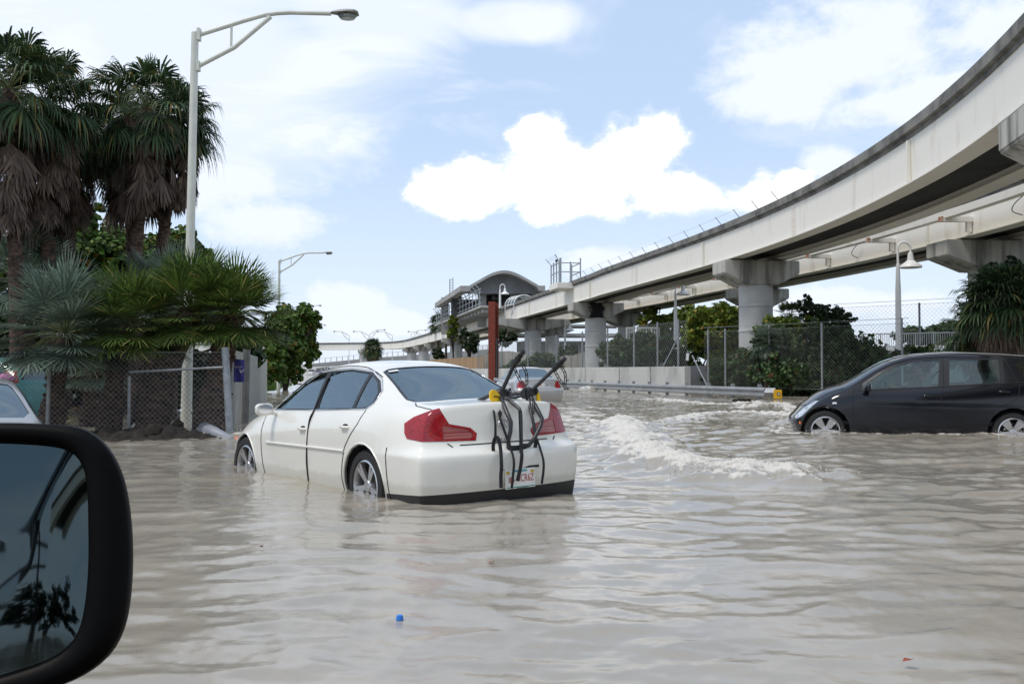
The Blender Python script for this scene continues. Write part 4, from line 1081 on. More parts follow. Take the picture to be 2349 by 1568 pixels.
# ================================================================ lamps
def street_lamp(label, X, Y, H, arm, ang, rb=.125, s=1., grp='cobra head street lamps'):
    rt = empty('street_lamp', (X, Y, -.3), ang, label, 'street lamp', grp)
    MB().lathe([(rb, 0), (rb*.78, H*.35), (rb*.62, H+.06), (rb*.5, H+.08), (0, H+.08)], 20).build('pole', M_['lamp_paint'], rt, smooth=30)
    z = H; r = .045*s; a = MB()
    top = [(.09, 0, z+.02), (arm*.30, 0, z+.32*s), (arm*.44, 0, z+.46*s), (arm*.52, 0, z+.50*s), (arm*.60, 0, z+.52*s), (arm*.86, 0, z+.52*s)]
    a.tube(top, r, 10); a.tube([(.08, 0, z-.62*s), (arm*.25, 0, z-.22*s), (arm*.475, 0, z+.42*s)], r, 10); a.bar((arm*.23, 0, z+.23*s), (arm*.23, 0, z-.26*s), .04*s); a.bar((arm*.45, 0, z+.47*s), (arm*.475, 0, z+.38*s), .07*s)
    a.box((.08, 0, z+.02), (.06, .14, .24)); a.box((.08, 0, z-.62*s), (.06, .14, .2)); a.build('arm', M_['lamp_paint'], rt, smooth=40)
    hx = arm*.86; w = arm*.175
    prof = [(0, .035), (.08, .055), (.3, .085), (.62, .10), (.88, .085), (1.0, .03)]
    mb = MB(); n = 14; k0 = 0
    for (u, hh) in prof:
        wy = (.06+.115*math.sin(min(1, u*1.25)*math.pi/2)) * (1 if u < .95 else .75)
        for j in range(n):
            q = 2*math.pi*j/n; cz = math.sin(q); mb.v.append((hx+u*w, wy*math.cos(q)*s, z+.52*s+(.01+hh*.75*cz*(1 if cz > 0 else .45))*s))
    for i in range(len(prof)-1):
        for j in range(n): j2 = (j+1) % n; mb.f.append((i*n+j, i*n+j2, (i+1)*n+j2, (i+1)*n+j))
    mb.f.append(tuple(range(n))); mb.f.append(tuple(range((len(prof)-1)*n, len(prof)*n)))
    h = mb.build('lamp_head', mat('head_grey', (.30, .31, .29), .5, var=.3, scale=6), rt, smooth=45)
    mb = MB()
    for j in range(16):
        q = 2*math.pi*j/16; mb.v.append((hx+w*.60+w*.36*math.cos(q), .145*math.sin(q)*s, z+.50*s-.02*s))
    for j in range(16):
        q = 2*math.pi*j/16; mb.v.append((hx+w*.60+w*.26*math.cos(q), .105*math.sin(q)*s, z+.50*s-.085*s))
    for j in range(16): mb.f.append((j, (j+1) % 16, 16+(j+1) % 16, 16+j))
    mb.f.append(tuple(range(16, 32))); mb.build('lamp_lens', M_['lamp_lens'], h, smooth=40)
    return rt
p = px(429, 700, 19.6)
L1 = street_lamp('tall pale street lamp with truss arm in front of the palms', p.x, 19.6, px(436, 75, 19.6).z+.3-.06, 3.16, R(2), .115)
L1.rotation_euler = (R(-.0), R(.75), R(2))
p = px(640, 700, 59); street_lamp('mid-distance street lamp rising over the fan palms', p.x, 59, 8.0, 3.1, R(0), .11)
p = px(694, 700, 102); street_lamp('small distant street lamp whose arm just clears the seagrape', p.x, 102, 7.7, 1.9, 0, .1)
p = px(706, 740, 150); street_lamp('lowest street lamp head peeping out of the seagrape', p.x, 150, 7.9, 2.7, 0, .1)
p = px(212, 500, 46); street_lamp('street lamp head half hidden behind the palm skirt', p.x+1.4, 46, 8.05, 1.6, R(180), .1)
for (x, y, Yd, ang, lab) in ((801, 776, 330, 180, 'far twin lamp at left end of the flyover'), (846, 776, 330, 180, 'far lamp pointing left next to the short palm'), (848.5, 772, 335, 0, 'far lamp pointing right above the short palm'), (900, 776, 340, 180, 'far lamp pointing left beyond the bend'), (943, 773, 340, 0, 'far lamp pointing right beyond the bend'), (970, 776, 345, 180, 'far lamp beside the ascending track')):
    p = px(x, y-9, Yd); street_lamp(lab, p.x, Yd, p.z, 5.2, R(ang), .16, 2.6, 'tiny lamps beyond the flyover')
def goose(label, x, ytop, ybase, Y, s=1., side=1):
    pt = px(x, ytop, Y); pb = px(x, ybase, Y); rt = empty('gooseneck_lamp', (pt.x, Y, pb.z), 0, label, 'lamp post', 'white gooseneck lamps'); H = pt.z-pb.z
    a = MB().tube([(0, 0, 0), (0, 0, H*.55), (0, 0, H*.8)], [.13*s, .11*s, .07*s], 14)
    a.build('pole', M_['lamp_white'], rt, smooth=30)
    r = .26*s; pts = [(0, 0, H*.78), (0, 0, H-r)]+[(side*(r-r*math.cos(q)), 0, H-r+r*math.sin(q)) for q in [math.pi*k/10 for k in range(1, 11)]]+[(side*2*r, 0, H-r-.22*s)]
    MB().tube(pts, .045*s, 10).build('gooseneck', M_['lamp_white'], rt, smooth=40)
    z = H-r-.2*s; MB().lathe([(.05*s, .04*s), (.10*s, 0), (.14*s, -.30*s), (.24*s, -.38*s), (.42*s, -.50*s), (.45*s, -.58*s), (.43*s, -.60*s), (.30*s, -.50*s), (0, -.42*s)], 28, Matrix.Translation((side*2*r, 0, z))).build('lamp_shade', M_['lamp_white'], rt, smooth=40)
goose('white gooseneck lamp standing in front of the farther guideway at right', 2059, 555, 805, 40, 1.0)
goose('white gooseneck lamp with bell shade under the guideway between the two big piers', 1549, 640, 800, 62, .95)
goose('white gooseneck lamp on the station platform', 1147, 652, 706, 104, 1.0)
goose('white gooseneck lamp post left of the scorched pier', 1296, 735, 830, 92, .9)
# ================================================================ walls, fences, rails
def wall():
    P = [(8.05, 45.8), (5.2, 57), (-.2, 76), (-4, 92)]
    rt = empty('concrete_wall', (8.05, 45.8, 0), label='long low pale concrete wall behind the guardrail', cat='wall'); Q = [(x-8.05, y-45.8) for x, y in P]
    MB().sweep(crspl2(Q), [(0, -.4), (0, 1.30), (.30, 1.32), (.30, -.4)]).build('wall_panel', mat('wall_concrete', (.50, .495, .465), .85, col2=(.34, .335, .32), scale=.8, stretch=(1, 1, .5), bump=.1, bscale=8, mask=(.45, .7)), rt)
    jt = MB()
    for k in (.12, .25, .38, .52, .68, .85):
        i = k*(len(Q)-1); a, b = Q[int(i)], Q[int(i)+1]; f = i-int(i); jt.box((a[0]+(b[0]-a[0])*f-.004, a[1]+(b[1]-a[1])*f, .6), (.02, .03, 1.58), Matrix.Rotation(math.atan2(b[1]-a[1], b[0]-a[0])-math.pi/2, 3, 'Z'))
    jt.split('joint', M_['deck'], rt)
    a = MB().box((9.6, 47.6, .6), (2.6, .3, 1.5), Matrix.Rotation(.15, 3, 'Z')); tag(a.build('concrete_block', mat('shaded_block', (.25, .25, .26), .9, var=.3, scale=1)), 'darker grey concrete block behind the end of the pale wall', 'wall')
    a = MB().box((7.4, 61, 1.4), (3.6, 3, 2.2)); tag(a.build('ramp_wall', M_['concrete'], bevel=.03), 'grey ramp wall behind the mesh below the white railing', 'wall')
def crspl2(Q): return [(v.x, v.y) for v in crspline([(a, b, 0) for a, b in Q], 4)]
wall()
def guardrail():
    P = [(9.55, 37.0), (8.6, 40), (6.8, 46), (4.6, 54), (1.0, 66)]
    rt = empty('guardrail', (9.55, 37, 0), label='low galvanised guardrail half drowned, ending in a yellow marker', cat='guardrail'); Q = crspl2([(x-9.55, y-37) for x, y in P])
    MB().sweep(Q, [(0, .48), (-.07, .45), (-.08, .38), (0, .33), (0, .27), (-.08, .22), (-.07, .15), (0, .12), (.012, .12), (.012, .48)]).build('rail', mat('rail_metal', (.36, .37, .375), .5, metal=.35, var=.25, scale=3), rt)
    ps = MB(); pt = crspline([(a, b, 0) for a, b in Q], 1)
    d = 0; nx = .6
    for a, b in zip(Q[:-1], Q[1:]):
        v = Vector((b[0]-a[0], b[1]-a[1])); l = v.length
        while nx < d+l:
            c = Vector(a)+v.normalized()*(nx-d); ps.box((c.x+.12, c.y+.05, .15), (.14, .12, .9)); nx += 2
        d += l
    ps.split('post', M_['galv'], rt)
    e = MB().tube([(.0, -.02, .30), (.30, -.25, .30)], .17, 4); e.build('end_section', M_['galv'], rt)
    y = MB().box((.34, -.42, .24), (.30, .08, .34)).build('end_marker', mat('marker_yellow', (.75, .42, .01), .5), rt, bevel=.015)
    MB().box((.36, -.468, .25), (.11, .01, .11)).build('marker_plate', M_['black_plastic'], y)
    MB().box((.36, -.476, .25), (.065, .006, .065)).build('marker_symbol', M_['flag_white'], y)
guardrail()
def chainlink(name, label, A, B, z0, z1, cell, w, posts, pr=.04, railtop=True, group=None, mesh=True, barb=0, matw='wire', postm='galv'):
    A, B = Vector(A), Vector(B); d = B-A; L = d.length; u = d.normalized(); rt = empty(name, (A.x, A.y, z0), math.atan2(u.y, u.x), label, 'fence', group); H = z1-z0
    mb = MB(); k = -H
    nn = Vector((0, 1, 0))
    s = cell*1.414
    if mesh:
        while k < L:
            for (sg) in (1, -1):
                x0, x1, za, zb = (k, k+H, 0, H) if sg == 1 else (k+H, k, 0, H)
                # clip to 0..L
                def clip(xa, za_, xb, zb_):
                    if xa < 0 and xb > 0: t = -xa/(xb-xa); xa, za_ = 0, za_+(zb_-za_)*t
                    if xa > L and xb < L: t = (xa-L)/(xa-xb); za_ = za_+(zb_-za_)*t; xa = L
                    return xa, za_
                xa, z_a = clip(x0, za, x1, zb); xb, z_b = clip(x1, zb, x0, za)
                if (xa <= 0 and xb <= 0) or (xa >= L and xb >= L): continue
                yy = .006*sg
                sag = .0
                a = Vector((xa, yy, z_a)); b = Vector((xb, yy, z_b)); dd = (b-a).normalized(); pn = Vector((-dd.z, 0, dd.x))*w/2; q = Vector((0, w/2, 0))
                mb.add([a+pn, a+q, a-pn, a-q, b+pn, b+q, b-pn, b-q], [(0, 1, 5, 4), (1, 2, 6, 5), (2, 3, 7, 6), (3, 0, 4, 7)])
            k += s
        mb.build('wire_mesh', M_[matw], rt, recalc=False)
    for (t, ex) in posts:
        o = MB().tube([(t*L, .05, -.5), (t*L, .05, H+ex)], pr, 10).build('post', M_[postm], rt, smooth=40)
    r = MB()
    if railtop: r.tube([(0, .03, H-.02), (L, .03, H-.02)], pr*.6, 8)
    else: r.tube([(0, .02, H-.01), (L, .02, H-.01)], .006, 4); r.tube([(0, .02, .05), (L, .02, .05)], .006, 4)
    for j in range(barb): r.tube([(0, .02, H+.18+.18*j), (L, .02, H+.18+.18*j)], .009, 4)
    r.build('rail' if railtop else 'tension_wire', M_['galv'], rt)
    return rt
c0 = pz(519, 1000, 0.0); cX, cY = c0.x, c0.y                     # corner post
chainlink('chain_link_fence', 'chain link gate panel with a pipe rail between leaning posts left of the white car', (-9.9, cY-.2), (cX, cY), -.02, 1.43, .062, .0055, [], .03, False)
gt = MB(); a = px(297, 853, cY); b = px(512, 842, cY-.05); gt.tube([tuple(a), tuple(b)], .022, 10); a0 = px(297, 870, cY); b0 = px(300, 975, cY); gt.tube([(a.x, a.y, px(0, 862, cY).z), (b0.x-.03, a.y, -.3)], .028, 10)
tag(gt.build('gate_frame', M_['galv'], smooth=40), 'pipe frame of the gate: one long rail and one upright', 'gate')
p1 = px(112, 900, cY-.1); gp = MB().tube([(p1.x-.05, p1.y+.06, -.3), (p1.x-.02, p1.y+.06, 1.5)], .033, 10); tag(gp.build('fence_post', M_['galv'], smooth=40), 'thin grey fence post right of the teal patch at far left', 'post')
cp = MB().tube([(cX+.08, cY, -.3), (cX-.03, cY, px(512, 803, cY).z)], .062, 14); zc_ = px(512, 803, cY).z; cp.tube([(cX-.03, cY, zc_), (cX-.03, cY, zc_+.05)], .068, 14)
for z in (.35, .75, 1.05, 1.35): cp.tube([(cX+.06-.06*z, cY, z), (cX+.06-.06*z, cY, z+.03)], .070, 14)
tag(cp.build('corner_post', mat('corner_galv', (.36, .39, .42), .5, metal=.4, var=.3, scale=9), smooth=40), 'thick leaning galvanised corner post at the end of the gate', 'post')
e0 = px(532, 900, 18.2); e1 = px(612, 880, 34)
chainlink('chain_link_fence', 'bright chain link fence running away from the corner post', (e0.x, 18.2), (e1.x, 34), .0, 1.50, .12, .013, [(t, -.02) for t in (.02, .3, .62, 1)], .035, False, matw='wire_bright')
wp = px(562, 900, 20.3); o = MB().tube([(wp.x, 20.3, -.3), (wp.x+.03, 20.3, 1.55)], .075, 10); tag(o.build('timber_post', M_['postwood'], smooth=40), 'dark timber post between the banner and the bright mesh', 'post')
def banner():
    a = px(536, 822, 17.9); b = px(561, 876, 17.9); w = b.x-a.x; h = a.z-b.z; rt = empty('banner', (a.x, 17.9, b.z), label='small violet banner with white lettering tied to the fence', cat='banner')
    mb = MB(); n = 8
    for i in range(n+1):
        for j in range(9): u = i/n; v = j/8; mb.v.append((u*w*(1-.03*v), .02*math.sin(u*5+v*2), v*h*(1-.06*u*(v > .8))))
    for i in range(n):
        for j in range(8): k = i*9+j; mb.f.append((k, k+9, k+10, k+1))
    mb.build('cloth', M_['blue_flag'], rt, smooth=60)
    Mx = Matrix.Rotation(math.pi/2, 4, 'X')
    lt = MB()
    for i in range(6): lt.prism([(.12+i*.125, .60), (.15+i*.125, .60), (.20+i*.125, .70), (.17+i*.125, .70)], 0, .002, Matrix.Translation((0, -.03, 0)) @ Mx @ Matrix.Diagonal((w, h, 1, 1))); lt.prism([(.17+i*.125, .60), (.20+i*.125, .60), (.19+i*.125, .66)], .0005, .0025, Matrix.Translation((0, -.03, 0)) @ Mx @ Matrix.Diagonal((w, h, 1, 1)))
    lt.build('lettering', M_['flag_white'], rt)
    MB().prism([(.55, .52), (.70, .36), (1.0, .50), (.96, .56), (.74, .46), (.62, .55)], 0, .002, Matrix.Translation((0, -.03, 0)) @ Mx @ Matrix.Diagonal((w, h, 1, 1))).build('emblem', M_['flag_white'], rt)
    MB().tube([(w*.45, 0, 0), (w*.4, .02, -.28), (w*.35, 0, -.45)], .007, 5).build('string', M_['flag_white'], rt)
banner()
# right-hand chain link fences
chainlink('chain_link_fence', 'long chain link fence with thin posts in front of the hedge right of the wall', (9.0, 46.0), (15.2, 37.6), 0.3, 2.95, .115, .0055, [(.02, .1), (.12, .1), (.36, .15), (.62, .15), (.97, .2)], .045, False, barb=1)
chainlink('chain_link_fence', 'chain link fence standing on top of the pale concrete wall', (-3.2, 92), (8.3, 46.4), 1.2, 3.5, .17, .008, [(t, .1) for t in (.0, .2, .38, .54, .66, .76, .85, .92, .975)], .05, False)
chainlink('chain_link_fence', 'tall see-through fence against the sky above the dark car', (16.0, 50), (24, 42), .6, 4.3, .15, .007, [(.05, .05), (.42, .05), (.85, .05)], .05, False, barb=1)
br = MB(); a = px(1520, 842, 50); b = px(1560, 765, 50.5); br.tube([tuple(a), tuple(b)], .03, 6); tag(br.build('fence_brace', M_['galv']), 'thin diagonal brace leaning left over the end of the wall', 'fence brace')
br = MB(); a = px(1588, 815, 45); b = px(1624, 888, 43.5); br.tube([tuple(a), tuple(b)], .03, 6); tag(br.build('fence_brace', M_['galv']), 'thin diagonal brace leaning right in front of the hedge', 'fence brace')
a = px(1577, 818, 46); nb_ = MB().box(tuple(a), (.13, .01, .34), Matrix.Rotation(.1, 3, 'Y')); tag(nb_.build('paper_notice', M_['plate']), 'small white notice tied to the mesh above the wall end', 'notice')
# wooden fence far left of the red column
wf = MB(); a = px(985, 830, 122); b = px(1112, 838, 92); n = 90
for i in range(n):
    c = Vector((a.x, a.y, 0)).lerp(Vector((b.x, b.y, 0)), i/n); h = 2.3+random.uniform(-.04, .04); wf.box((c.x, c.y, h/2+.2), (.36, .05, h), Matrix.Rotation(math.atan2(b.y-a.y, b.x-a.x), 3, 'Z'))
tag(wf.build('wooden_fence', mat('tan_wood', (.30, .19, .10), .9, island=.25)), 'tan board fence beyond the red column', 'fence')
sf_ = MB(); a = px(1106, 830, 99); b = px(1345, 838, 79); n = 70
for i in range(n):
    c = Vector((a.x, a.y, 0)).lerp(Vector((b.x, b.y, 0)), i/n); h = 2.35+.35*math.sin(i*.09)+random.uniform(-.05, .05); sf_.box((c.x, c.y+.5, h/2+.3), (.40, .05, h), Matrix.Rotation(math.atan2(b.y-a.y, b.x-a.x), 3, 'Z'))
tag(sf_.build('sheet_fence', mat('grey_sheet', (.33, .31, .27), .85, island=.3)), 'long grey weathered sheet fence behind the pale wall, right of the red column', 'fence')
# white railings on the ramp at right
def ramp_rail(name, label, A, B, z, h, n, parent=None):
    A, B = Vector(A), Vector(B); rt = empty(name, (A.x, A.y, z), math.atan2(B.y-A.y, B.x-A.x), label, 'railing', 'white ramp railings'); L = (B-A).length; mb = MB()
    for zz in (h, h*.12): mb.box((L/2, 0, zz), (L, .05, .06))
    mb.build('rail', M_['lamp_white'], rt); mb = MB()
    for i in range(n): mb.box((L*i/(n-1), 0, h*.5), (.025 if i % 8 else .07, .02, h))
    mb.build('balusters', M_['lamp_white'], rt)
ramp_rail('ramp_railing', 'upper white baluster railing beyond the fence above the dark car', (17.2, 48), (22.0, 44.5), 2.05, .85, 60)
ramp_rail('ramp_railing', 'lower white baluster railing just above the dark car roof', (16.5, 44.5), (21.5, 41), 1.35, .85, 60)
ramp_rail('ramp_railing', 'white railing seen below the gooseneck lamp between the piers', (7.0, 60), (9.0, 60), 2.5, 1.25, 22)
o = MB().box((19.2, 49, 1.2), (6.5, 3, 1.8)); tag(o.build('ramp_wall', M_['concrete'], bevel=.03), 'pale ramp wall behind the railings at right', 'wall')
# red steel column
def steel():
    p = pz(1133, 880, .45); Y = 60; p = px(1132, 880, Y); rt = empty('steel_column', (p.x, Y, 0), R(-20), 'tall rust red steel H column standing behind the white car', 'steel column')
    zt = px(1132, 692, Y).z; a = MB(); s = .28
    a.box((0, -s, zt/2), (.44, .07, zt)); a.box((0, s, zt/2-.04), (.44, .07, zt-.02)); a.box((0, 0, zt/2-.05), (.05, 2*s-.07, zt-.05)); a.build('shaft', M_['rust'], rt)
    MB().box((.20, -.10, 1.5), (.10, .30, 3.2)).build('lower_plate', M_['black_plastic'], rt)
steel()
# ================================================================ vegetation
def leaf_cloud(mb, c, r, n, size, shell=.55, clump=None, flat=.0):
    """leaf-sized faces through an ellipsoid made of clumps"""
    c = Vector(c); r = Vector(r); k = clump or max(14, int(n/45))
    cl = []
    for i in range(k):
        d = Vector((random.gauss(0, 1), random.gauss(0, 1), random.gauss(0, 1))).normalized(); q = (shell+(1-shell)*random.random())**.7
        cl.append((Vector((d.x*r.x*q, d.y*r.y*q, d.z*r.z*q)), random.uniform(.15, .27)))
    for i in range(n):
        o, s = cl[i % k]; sr = s*(r.x+r.y+r.z)/3
        d = Vector((random.gauss(0, 1), random.gauss(0, 1), random.gauss(0, .8))); d = d.normalized()*sr*random.random()**.45
        p = c+o+d; nn = (d.normalized()*.8+Vector((random.gauss(0, .5), random.gauss(0, .5), .5+random.gauss(0, .4)))).normalized()
        a = nn.orthogonal().normalized(); a = (Matrix.Rotation(random.uniform(0, 6.28), 3, nn) @ a); b = nn.cross(a); z = size*random.uniform(.6, 1.25); w = z*.8
        m = len(mb.v); b2 = b*.5
        for (u, v) in ((-1, 0), (-.5, .8), (.5, .85), (1, 0), (.5, -.85), (-.5, -.8)): mb.v.append(tuple(p+a*u*z*.5+b2*v*w+nn*(.10*z*(abs(v)))))
        mb.f.append(tuple(range(m, m+6)))
def tree(name, label, cat, base, ells, n, size, lm='leaf', trunk=.16, group=None, shell=.5):
    """ells: world ellipsoids (centre, radii)"""
    rt = empty(name, base, 0, label, cat, group); B = Vector(base); mb = MB(); tot = sum(e[1][0]*e[1][1]+e[1][0]*e[1][2] for e in ells)
    tk = MB(); top = max(ells, key=lambda e: e[0][2])
    for (c, r) in ells:
        leaf_cloud(mb, Vector(c)-B, r, int(1.5*n*(r[0]*r[1]+r[0]*r[2])/tot), size*1.18, shell*.6)
        cc = Vector(c)-B
        tk.tube(crspline([(0, 0, -.2), (cc.x*.25, cc.y*.25, max(.2, cc.z*.4)), (cc.x, cc.y, cc.z+r[2]*.3)], 4), [trunk*(1-.09*i) for i in range(9)], 7)
        for j in range(5):
            e = cc+Vector((random.uniform(-.7, .7)*r[0], random.uniform(-.7, .7)*r[1], random.uniform(-.2, .8)*r[2])); tk.tube([cc*.6, cc.lerp(e, .5)+Vector((0, 0, -.1)), e], [trunk*.4, trunk*.25, trunk*.1], 5)
    mb.build('crown', M_[lm], rt, recalc=False); tk.build('trunk', M_['bark2'], rt, smooth=50); return rt
def ell(x, y, Y, rx, ry, d=None):
    p = px(x, y, Y); k = Y/FD; return (tuple(p), (rx*k, (d or rx)*k, ry*k))
def fan(mb, c, axis, up, R0, n=26, spread=R(125), droop=.25, width=.045, split=.35, fold=.12):
    """one fan leaf: leaflets radiating in the plane of axis/up"""
    axis = axis.normalized(); nn = up-axis*up.dot(axis); nn = nn.normalized() if nn.length > 1e-3 else axis.orthogonal().normalized(); sd = axis.cross(nn)
    for i in range(n):
        q = -spread+2*spread*i/(n-1)+random.gauss(0, .02); d = axis*math.cos(q)+sd*math.sin(q); L = R0*(1-.25*abs(q)/spread)*random.uniform(.88, 1.08)
        wv = d.cross(nn)*width*R0; m = len(mb.v)
        lift = nn*fold*R0*(1 if i % 2 else -.2)*.3
        z_ = Vector((0, 0, droop*L*random.uniform(.4, 1.5))); p0 = c; p1 = c+d*L*.5+lift-z_*.08; p2 = c+d*L*.80+lift*.7-z_*.35; p3 = c+d*L*.98-z_+sd*random.gauss(0, .03*L)
        for v in (p0, p1-wv, p1+wv, p2-wv*.55, p2+wv*.55, p3): mb.v.append(tuple(v))
        mb.f += [(m, m+1, m+2), (m+1, m+3, m+4, m+2), (m+3, m+5, m+4)]
def fan_palm(name, label, base, h, Rc, nl, fr='frond', leafR=.75, trunk_r=.16, skirt=0, skirt_len=2., lean=(0, 0), group=None, bot=False, drp=.45, elmin=-.55, wd=.05, nlf=26, axd=.25):
    rt = empty(name, base, 0, label, 'palm', group)
    top = Vector((lean[0], lean[1], h)); tk = MB(); n = 10; pts = [Vector((lean[0]*(i/n)**1.5, lean[1]*(i/n)**1.5, h*i/n-.15*(i == 0))) for i in range(n+1)]
    tk.tube(pts, [trunk_r*(1.35 if (bot and i < 4) else 1-.15*i/n)*(1+.08*random.random()) for i in range(n+1)], 14)
    # leaf boots
    for i in range(int(h*22)):
        z = random.uniform(.05, h*.97); q = random.uniform(0, 6.28); k = z/h; c = Vector((lean[0]*k**1.5, lean[1]*k**1.5, z)); d = Vector((math.cos(q), math.sin(q), .0)); rr = trunk_r*(1.3 if (bot and k < .35) else 1)
        tk.bar(c+d*rr*.85, c+d*rr*1.18+Vector((0, 0, .09)), .07, .03, up=d)
    tk.build('trunk', M_['bark'], rt, smooth=60)
    g = MB(); pt = MB()
    for i in range(nl):
        q = i*2.39996+random.gauss(0, .15); e = math.sin(math.pi/2*(1-2*(i+.5)/nl)*.75+.12); e = max(elmin, e+random.gauss(0, .06)); ce = math.sqrt(max(0, 1-min(1, e*e)))
        d = Vector((math.cos(q)*ce, math.sin(q)*ce, e)).normalized(); Lp = (Rc-leafR*.6)*random.uniform(.8, 1.08)
        c = top+d*Lp+Vector((0, 0, -.08*Lp)); pt.tube([top, top+d*Lp*.5+Vector((0, 0, .05)), c], .012, 4, False)
        ax = (d+Vector((0, 0, -axd*(1-e)))).normalized(); fan(g, c, ax, Vector((0, 0, 1))+d*.25, leafR*random.uniform(.85, 1.1), nlf, R(118), drp, wd)
    g.build('crown', M_[fr], rt, recalc=False); pt.build('leaf_stalks', M_['petiole'], rt)
    if skirt:
        s = MB()
        for i in range(skirt):
            q = random.uniform(0, 6.28); k = random.random()**.8; z = -.15-k*skirt_len*.72; rr = Rc*.62*(1-.62*k)*random.uniform(.55, 1.05); c = top+Vector((math.cos(q)*rr, math.sin(q)*rr, z+.1))
            ax = Vector((math.cos(q)*.22, math.sin(q)*.22, -1)).normalized(); fan(s, c, ax, Vector((math.cos(q), math.sin(q), .2)), leafR*random.uniform(.8, 1.25), 15, R(38), .05, .04)
        s.build('dead_fronds', M_['dead'], rt, recalc=False)
    return rt
def w0(x, Y, z=.0): p = px(x, 851, Y); return (p.x, Y, z)
def hz(y, Y): return px(0, y, Y).z
# tall skirted palms
def wpalm(label, x, y, Y, xb, Rc, nl, sk, sl): b = w0(xb, Y, .05); p = px(x, y, Y); return fan_palm('fan_palm', label, b, p.z-b[2], Rc, nl, 'frond', .74, .15, sk, sl, (p.x-b[0], 0), 'tall palms with skirts of dead fronds', drp=.62, wd=.04, nlf=30)
wpalm('tall palm with huge brown skirt just left of the big lamp pole', 338, 250, 24.0, 297, 1.50, 46, 95, 3.3)
wpalm('tall palm partly behind the lamp pole, its right fronds hanging loose', 408, 275, 25.0, 345, 1.10, 28, 40, 2.6)
wpalm('palm leaning behind the middle pair, crown low on its left', 285, 300, 26.0, 318, 1.25, 30, 55, 2.8)
wpalm('tallest palm cut by the left edge of the photo', 20, 205, 21.0, 42, 1.45, 42, 90, 3.6)
wpalm('tall palm between the left edge and the middle group', 105, 235, 22.5, 112, 1.45, 40, 95, 3.7)
wpalm('palm crown poking in between the two tall groups', 168, 330, 24.5, 150, 1.0, 30, 60, 2.1)
# fan palm clump along the fence
def cl(label, x, y, Y, xb, Rc, nl, fr, lr, tr=.25, sk=0, **k): b = w0(xb, Y, .0); p = px(x, y, Y); return fan_palm('fan_palm', label, b, p.z-b[2], Rc, nl, fr, lr, tr, sk, .9, (p.x-b[0], 0), 'bushy fan palms over the chain link fence', bot=True, drp=.03, elmin=-.45, wd=.020, nlf=40, axd=.02, **k)
cl('big bright green fan palm above the gate, right end of the clump', 535, 722, 17.5, 482, 1.02, 66, 'frond_lt', .68, .22)
cl('green fan palm with stout trunk behind the gate', 440, 715, 17.5, 345, 1.10, 60, 'frond_lt', .68, .24)
cl('green fan palm drooping over the left gate upright', 292, 745, 17.2, 250, 1.05, 56, 'frond_lt', .66, .16)
cl('silvery blue fan palm spreading over the fence at left', 150, 765, 16.95, 120, 1.25, 60, 'frond_bl', .78, .16)
cl('dim silvery fan palm behind the left palm trunks', 60, 640, 23, 60, 1.5, 44, 'frond_bl', .9, .18)
cl('silvery fan palm peeping between the two green ones', 390, 672, 22, 380, 1.2, 40, 'frond_bl', .7, .18)
cl('small dull fan palm low behind the fence mesh', 210, 850, 19.6, 205, .75, 26, 'frond_bl', .5, .14)
# broadleaf behind
tree('seagrape_tree', 'broad leafy seagrape behind the palm trunks at left', 'tree', w0(240, 33), [ell(170, 590, 33, 130, 90), ell(290, 600, 33, 110, 80), ell(60, 610, 34, 110, 80), ell(190, 480, 33, 36, 48)], 12000, .19, 'leaf', .14)
tree('seagrape_tree', 'seagrape with rounded top right of the big lamp pole', 'tree', w0(430, 31), [ell(410, 600, 31, 75, 80), ell(470, 640, 31, 45, 60), ell(440, 690, 31, 80, 60)], 6500, .17, 'leaf', .12)
tree('seagrape_tree', 'dark green seagrape thicket sticking out over the grass right of the fence', 'tree', w0(655, 57), [ell(650, 785, 56, 46, 90), ell(688, 745, 58, 44, 46), ell(622, 830, 54, 34, 50), ell(700, 795, 60, 32, 48), ell(724, 722, 58, 18, 10), ell(672, 850, 57, 24, 30)], 11000, .21, 'leaf', .12)
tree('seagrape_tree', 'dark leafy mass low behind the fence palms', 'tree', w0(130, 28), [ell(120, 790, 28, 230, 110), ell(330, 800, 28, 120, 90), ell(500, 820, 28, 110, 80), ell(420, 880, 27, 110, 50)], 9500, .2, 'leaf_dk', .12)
# right-hand side
tree('tree', 'bushy tree with yellowish leaves left of the big round pier', 'tree', w0(1650, 50.5, .4), [ell(1640, 745, 50, 66, 48), ell(1605, 770, 50, 42, 36), ell(1675, 790, 50, 38, 42), ell(1650, 830, 50, 36, 36)], 9500, .15, 'leaf3', .12)
tree('tree', 'dull green trees beyond the lamp between the piers', 'tree', w0(1510, 80, .4), [ell(1500, 740, 80, 40, 36), ell(1550, 745, 84, 40, 34), ell(1590, 735, 86, 50, 34), ell(1690, 740, 80, 40, 46)], 6000, .28, 'leaf3', .2)
tree('hedge', 'tall clipped hedge filling the mesh above the pale wall', 'hedge', w0(1450, 60, .4), [ell(1420, 815, 60, 48, 44), ell(1470, 810, 60, 50, 48), ell(1515, 800, 60, 34, 50)], 15000, .19, 'leaf2', .1, shell=.1)
tree('hedge', 'low dark bushes behind the mesh left of the scorched pier', 'hedge', w0(1300, 84, .4), [ell(1250, 835, 84, 50, 26), ell(1310, 820, 84, 32, 34), ell(1180, 845, 84, 40, 18)], 7000, .2, 'leaf2', .1, shell=.1)
tree('bush', 'tangled bush behind the fence just right of the wall end', 'bush', w0(1660, 46.6, .4), [ell(1650, 855, 46.5, 28, 40), ell(1700, 850, 46, 42, 50), ell(1600, 865, 48, 30, 20)], 9000, .14, 'leaf2', .08, shell=.1)
